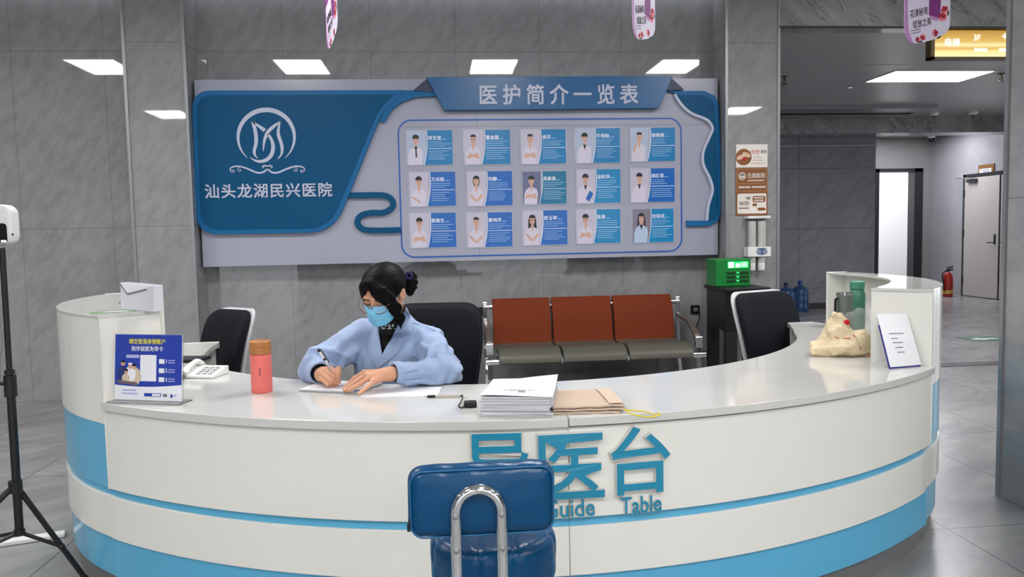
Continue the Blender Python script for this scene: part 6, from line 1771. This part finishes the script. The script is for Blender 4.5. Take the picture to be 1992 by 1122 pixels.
# hair: cap, curtain locks, bun
def hair_sdf(P):
    q = W2L(P)
    d = dell(q, (0, -.012, .036), (.0895, .106, .096))
    # face window: triangle under the parting
    z = q[:, 2]; x = q[:, 0]
    xl = -.014-(.080-z)*.70; xr = -.014+(.080-z)*.60
    win = np.maximum(np.maximum(np.maximum(xl-x, x-xr), z-.081), .03-q[:, 1])
    win2 = np.maximum(np.maximum(z+.015, .012-q[:, 1]), np.abs(x)-.2)
    d = smax(d, -win, .008); d = smax(d, -win2, .010)
    d = np.maximum(d, -(z+.075))
    d = smax(d, -dell(q, (.090, -.008, -.014), (.027, .024, .032)), .006); d = smax(d, -dell(q, (-.090, -.008, -.014), (.027, .024, .032)), .006)
    # curtain locks: flat sheets of hair hanging from the parting
    def lockf(pts, w, t):
        e = None
        for i in range(len(pts)-1):
            a_, b_ = np.array(pts[i], float), np.array(pts[i+1], float); ab = b_-a_
            tt = np.clip(((q-a_)@ab)/(ab@ab), 0, 1); v = q-a_-tt[:, None]*ab
            ww = w[i]+(w[i+1]-w[i])*tt; th_ = t[i]+(t[i+1]-t[i])*tt
            m = a_+tt[:, None]*ab; nrm = np.stack([m[:, 0]*.9, m[:, 1], np.zeros(len(m))], 1); nrm /= np.maximum(np.linalg.norm(nrm, axis=1, keepdims=True), 1e-6)
            vn = (v*nrm).sum(1); vt_ = np.linalg.norm(v-vn[:, None]*nrm, axis=1)
            k = np.sqrt((vn/th_)**2+(vt_/ww)**2); g = (k-1)*np.minimum(ww, th_)
            e = g if e is None else smin(e, g, .010)
        return e
    def yc(x_, z_, o=-.004): return -.012+.106*math.sqrt(max(.06, 1-(x_/.0895)**2-((max(z_, .036)-.036)/.096)**2))+o
    def onhead(xz): return [(x_, yc(x_, z_), z_) for x_, z_ in xz]
    d = smin(d, lockf(onhead([(-.022, .088), (-.052, .058), (-.078, .005), (-.082, -.045)])+[(-.070, .060, -.088)], [.012, .014, .015, .012, .003], [.006, .007, .007, .006, .002]), .020)
    d = smin(d, lockf([(-.004, yc(-.004, .088), .088), (.036, yc(.036, .058, .003), .058), (.062, yc(.062, .01, .012), .010), (.074, yc(.074, 0, .014), -.045), (.080, .052, -.105), (.073, .058, -.158)], [.012, .022, .024, .023, .017, .003], [.007, .009, .010, .010, .008, .002]), .020)
    fl = .0005*np.sin(420*(x*np.cos(2.2*z)+.35*q[:, 1])+2*np.sin(22*z))+.0003*np.sin(190*(x+.2*z))
    return d+fl
V, F = nets(hair_sdf, Hc-.17, Hc+(.17, .19, .17), .0028, 1)
hair = MB().add(V, F).build('hair', HAIR, woman, smooth=75)
bc_ = PY(797, 548, 3.28)
def bun_sdf(P):
    d = dell(P, bc_, (.030, .034, .036)); rr_ = random.Random(9)
    for k in range(9):
        a = 2*PI*k/9; c_ = bc_+np.array([.018*math.cos(a)+.004, -.006+.012*math.sin(k*2.3), .032*math.sin(a)]); d = smin(d, dcap(P, c_, c_+(0, .01, 0), .0145), .005)
    c_ = PY(797, 566, 3.27); d = smin(d, dcap(P, c_, c_+(0, .01, -.006), .018), .008)
    return d+.0016*np.sin(P[:, 0]*330+P[:, 2]*260)
V, F = nets(bun_sdf, bc_-.08, bc_+.08, .0034, 1)
MB().add(V, F).build('bun', HAIR, hair, smooth=75)
f = MB(); cc_ = PY(795, 536, 3.235); pts = [cc_+np.array([.020*math.cos(k*PI/12)*.5+.006, -.002, .017*math.sin(k*PI/12)])@rotm('Y', 25) if False else cc_+np.array([.012*math.cos(k*PI/12), .004*math.sin(k*2.1), .012*math.sin(k*PI/12)]) for k in range(25)]
f.tube(pts, [.0055+.0015*math.sin(k*2.6) for k in range(25)], 8); f.build('hair_tie', mat('scrunchie_purple', (54, 36, 96), .7), hair)
# brows and lashes
f = MB()
for s in (-1, 1):
    f.tube([L2W((s*x_, y_, z_)) for x_, y_, z_ in ((.012, .0965, .020), (.026, .0985, .0235), (.040, .092, .022), (.049, .084, .018))], [.0018, .0022, .0018, .0008], 8)
    f.tube([L2W((s*x_, y_, z_)) for x_, y_, z_ in ((.016, .0925, -.0035), (.024, .0955, -.0065), (.034, .0955, -.0070), (.043, .0905, -.0045), (.048, .0855, -.001))], .0013, 6)
f.build('brows_and_lashes', mat('brow_dark', (40, 28, 24), .7), woman)
# face mask with pleats and ear loops
MASK = mat('mask_blue', (118, 190, 226), .7, bump=(200, .05)); G = []
for i in range(29):
    u = -1+2*i/28; row = []
    for j in range(41):
        v = j/40; th = u*math.radians(72)
        ztop_ = -.004+.007*math.exp(-(u/.28)**2)-.020*u*u
        zbot = -.115+.030*u*u
        z = ztop_+(zbot-ztop_)*v
        bul = math.sin(PI*min(1, .18+v*.72))
        rx, ry = .069-.004*v, .084+.016*bul*(1-abs(u)**1.5)+.012*math.exp(-(u/.22)**2)*math.exp(-((v-.22)/.3)**2)
        pl = .0065*(((v*3.4) % 1.0)**1.5)*(1-abs(u)**3)*(.05 < v < .97)
        row.append(L2W((rx*math.sin(th), .030+(ry-.012+pl)*math.cos(th)**.9, z)))
    G.append(row)
G = np.array(G)
f = MB(); f.sheet(G[:, ::-1] if np.cross(G[15, 20]-G[14, 20], G[14, 21]-G[14, 20])@hf < 0 else G, .0016)
mk = f.build('face_mask', MASK, woman, smooth=40)
for s, i in ((1, 28), (-1, 0)):
    f = MB(); f.tube(spline([G[i][4], L2W((s*.076, .01, .0)), L2W((s*.080, -.022, .012)), L2W((s*.078, -.032, -.02)), L2W((s*.074, .0, -.05)), G[i][36]], 6), .0013, 6); f.build('ear_loop', mat('loop_white', (225, 228, 232), .7), mk)
# eyeglasses
GOLDR = mat('rim_rose_gold', (128, 96, 84), .3, metal=.6)
gl = thing_part('eyeglasses', woman)
for s in (-1, 1):
    cx_, cz_ = s*.034, -.008; pts = []
    for k in range(33):
        a = 2*PI*k/32; x = cx_+.0275*np.sign(math.cos(a))*abs(math.cos(a))**.85; z = cz_+.0225*np.sign(math.sin(a))*abs(math.sin(a))**.85-(.003 if math.sin(a) < 0 else 0)
        pts.append(L2W((x, .122-.10*(abs(x)/.06)**2*.16, z)))
    f = MB(); f.tube(pts, .0017, 8, caps=False); f.build('rim', GOLDR, gl)
    Gl = [[L2W((cx_+.026*r_*math.cos(a), 0.1218-.10*(abs(cx_+.026*r_*math.cos(a))/.06)**2*.16, cz_-.001+.022*r_*math.sin(a))) for r_ in (.02, .5, 1)] for a in np.linspace(0, 2*PI, 25)]
    f = MB(); f.grid(Gl); o = f.build('lens', mat('lens_glass', (250, 250, 252), .02, alpha=.04, spec=.3), gl, smooth=80)
    sd = o.modifiers.new('thick', 'SOLIDIFY'); sd.thickness = .001
    f = MB(); f.tube(spline([L2W((s*.0615, .105, .0)), L2W((s*.074, .075, .003)), L2W((s*.080, .02, .006)), L2W((s*.079, -.015, .006))], 5), .0012, 6); f.build('temple', GOLDR, gl)
f = MB(); f.tube(spline([L2W((-.008, .1215, -.0)), L2W((0, .125, .004)), L2W((.008, .1215, -.0))], 5), .0013, 8); f.build('bridge', GOLDR, gl)
f = MB(); a = PY(785.5, 592, 3.14); b = PY(780, 609, 3.13); f.tube([a, b], .0016, 8); f.ball(a, .003); f.build('earring', mat('earring_gold', (222, 190, 150), .2, metal=.9), woman)
f = MB()
pts = [march(*zq_(*q), shirt_sdf, .001) for q in ((645, 598), (665, 628), (686, 654), (700, 640), (712, 610))]; f.tube(spline(pts, 5), .0009, 6); f.ball(pts[2], .0026); f.build('necklace', mat('earring_gold', (222, 190, 150)), woman)

# pen held in her right hand
tp = J(664.5, 748.5, 3.088); tt = J(619, 680, 3.075); d = unit(tt-tp); L_ = np.linalg.norm(tt-tp)
t = thing('ballpoint_pen', 'clear ballpoint pen with black clip held in the right hand of the woman', 'pen', tp)
MB().lathe([(.0005, 0), (.0011, .004), (.0030, .014), (.0034, .016)], tp, 12, axis=d).build('tip', CHROME, t)
MB().lathe([(.0042, .016), (.0046, .02), (.0046, L_*.60)], tp, 14, axis=d).build('barrel', mat('pen_clear', (206, 216, 220), .12, trans=.35), t)
MB().lathe([(.0050, L_*.60), (.0052, L_*.62), (.0052, L_*.97), (.004, L_)], tp, 14, axis=d).build('upper_barrel', mat('pen_white', (214, 214, 212), .3), t)
f = MB(); n_ = unit(np.cross(d, (0, 1, 0))); n_ = n_ if n_[0] > 0 else -n_
f.strip([tp+d*L_*.60+n_*.0085, tp+d*L_*.97+n_*.0085, tp+d*L_*1.0+n_*.003], (0, 1, 0), .006, .003); f.tube([tp+d*L_*.94, tp+d*L_*1.01], .0056, 12); f.tube([tp+d*L_*.70, tp+d*L_*.76], .0056, 12); f.build('clip', BLACK, t)
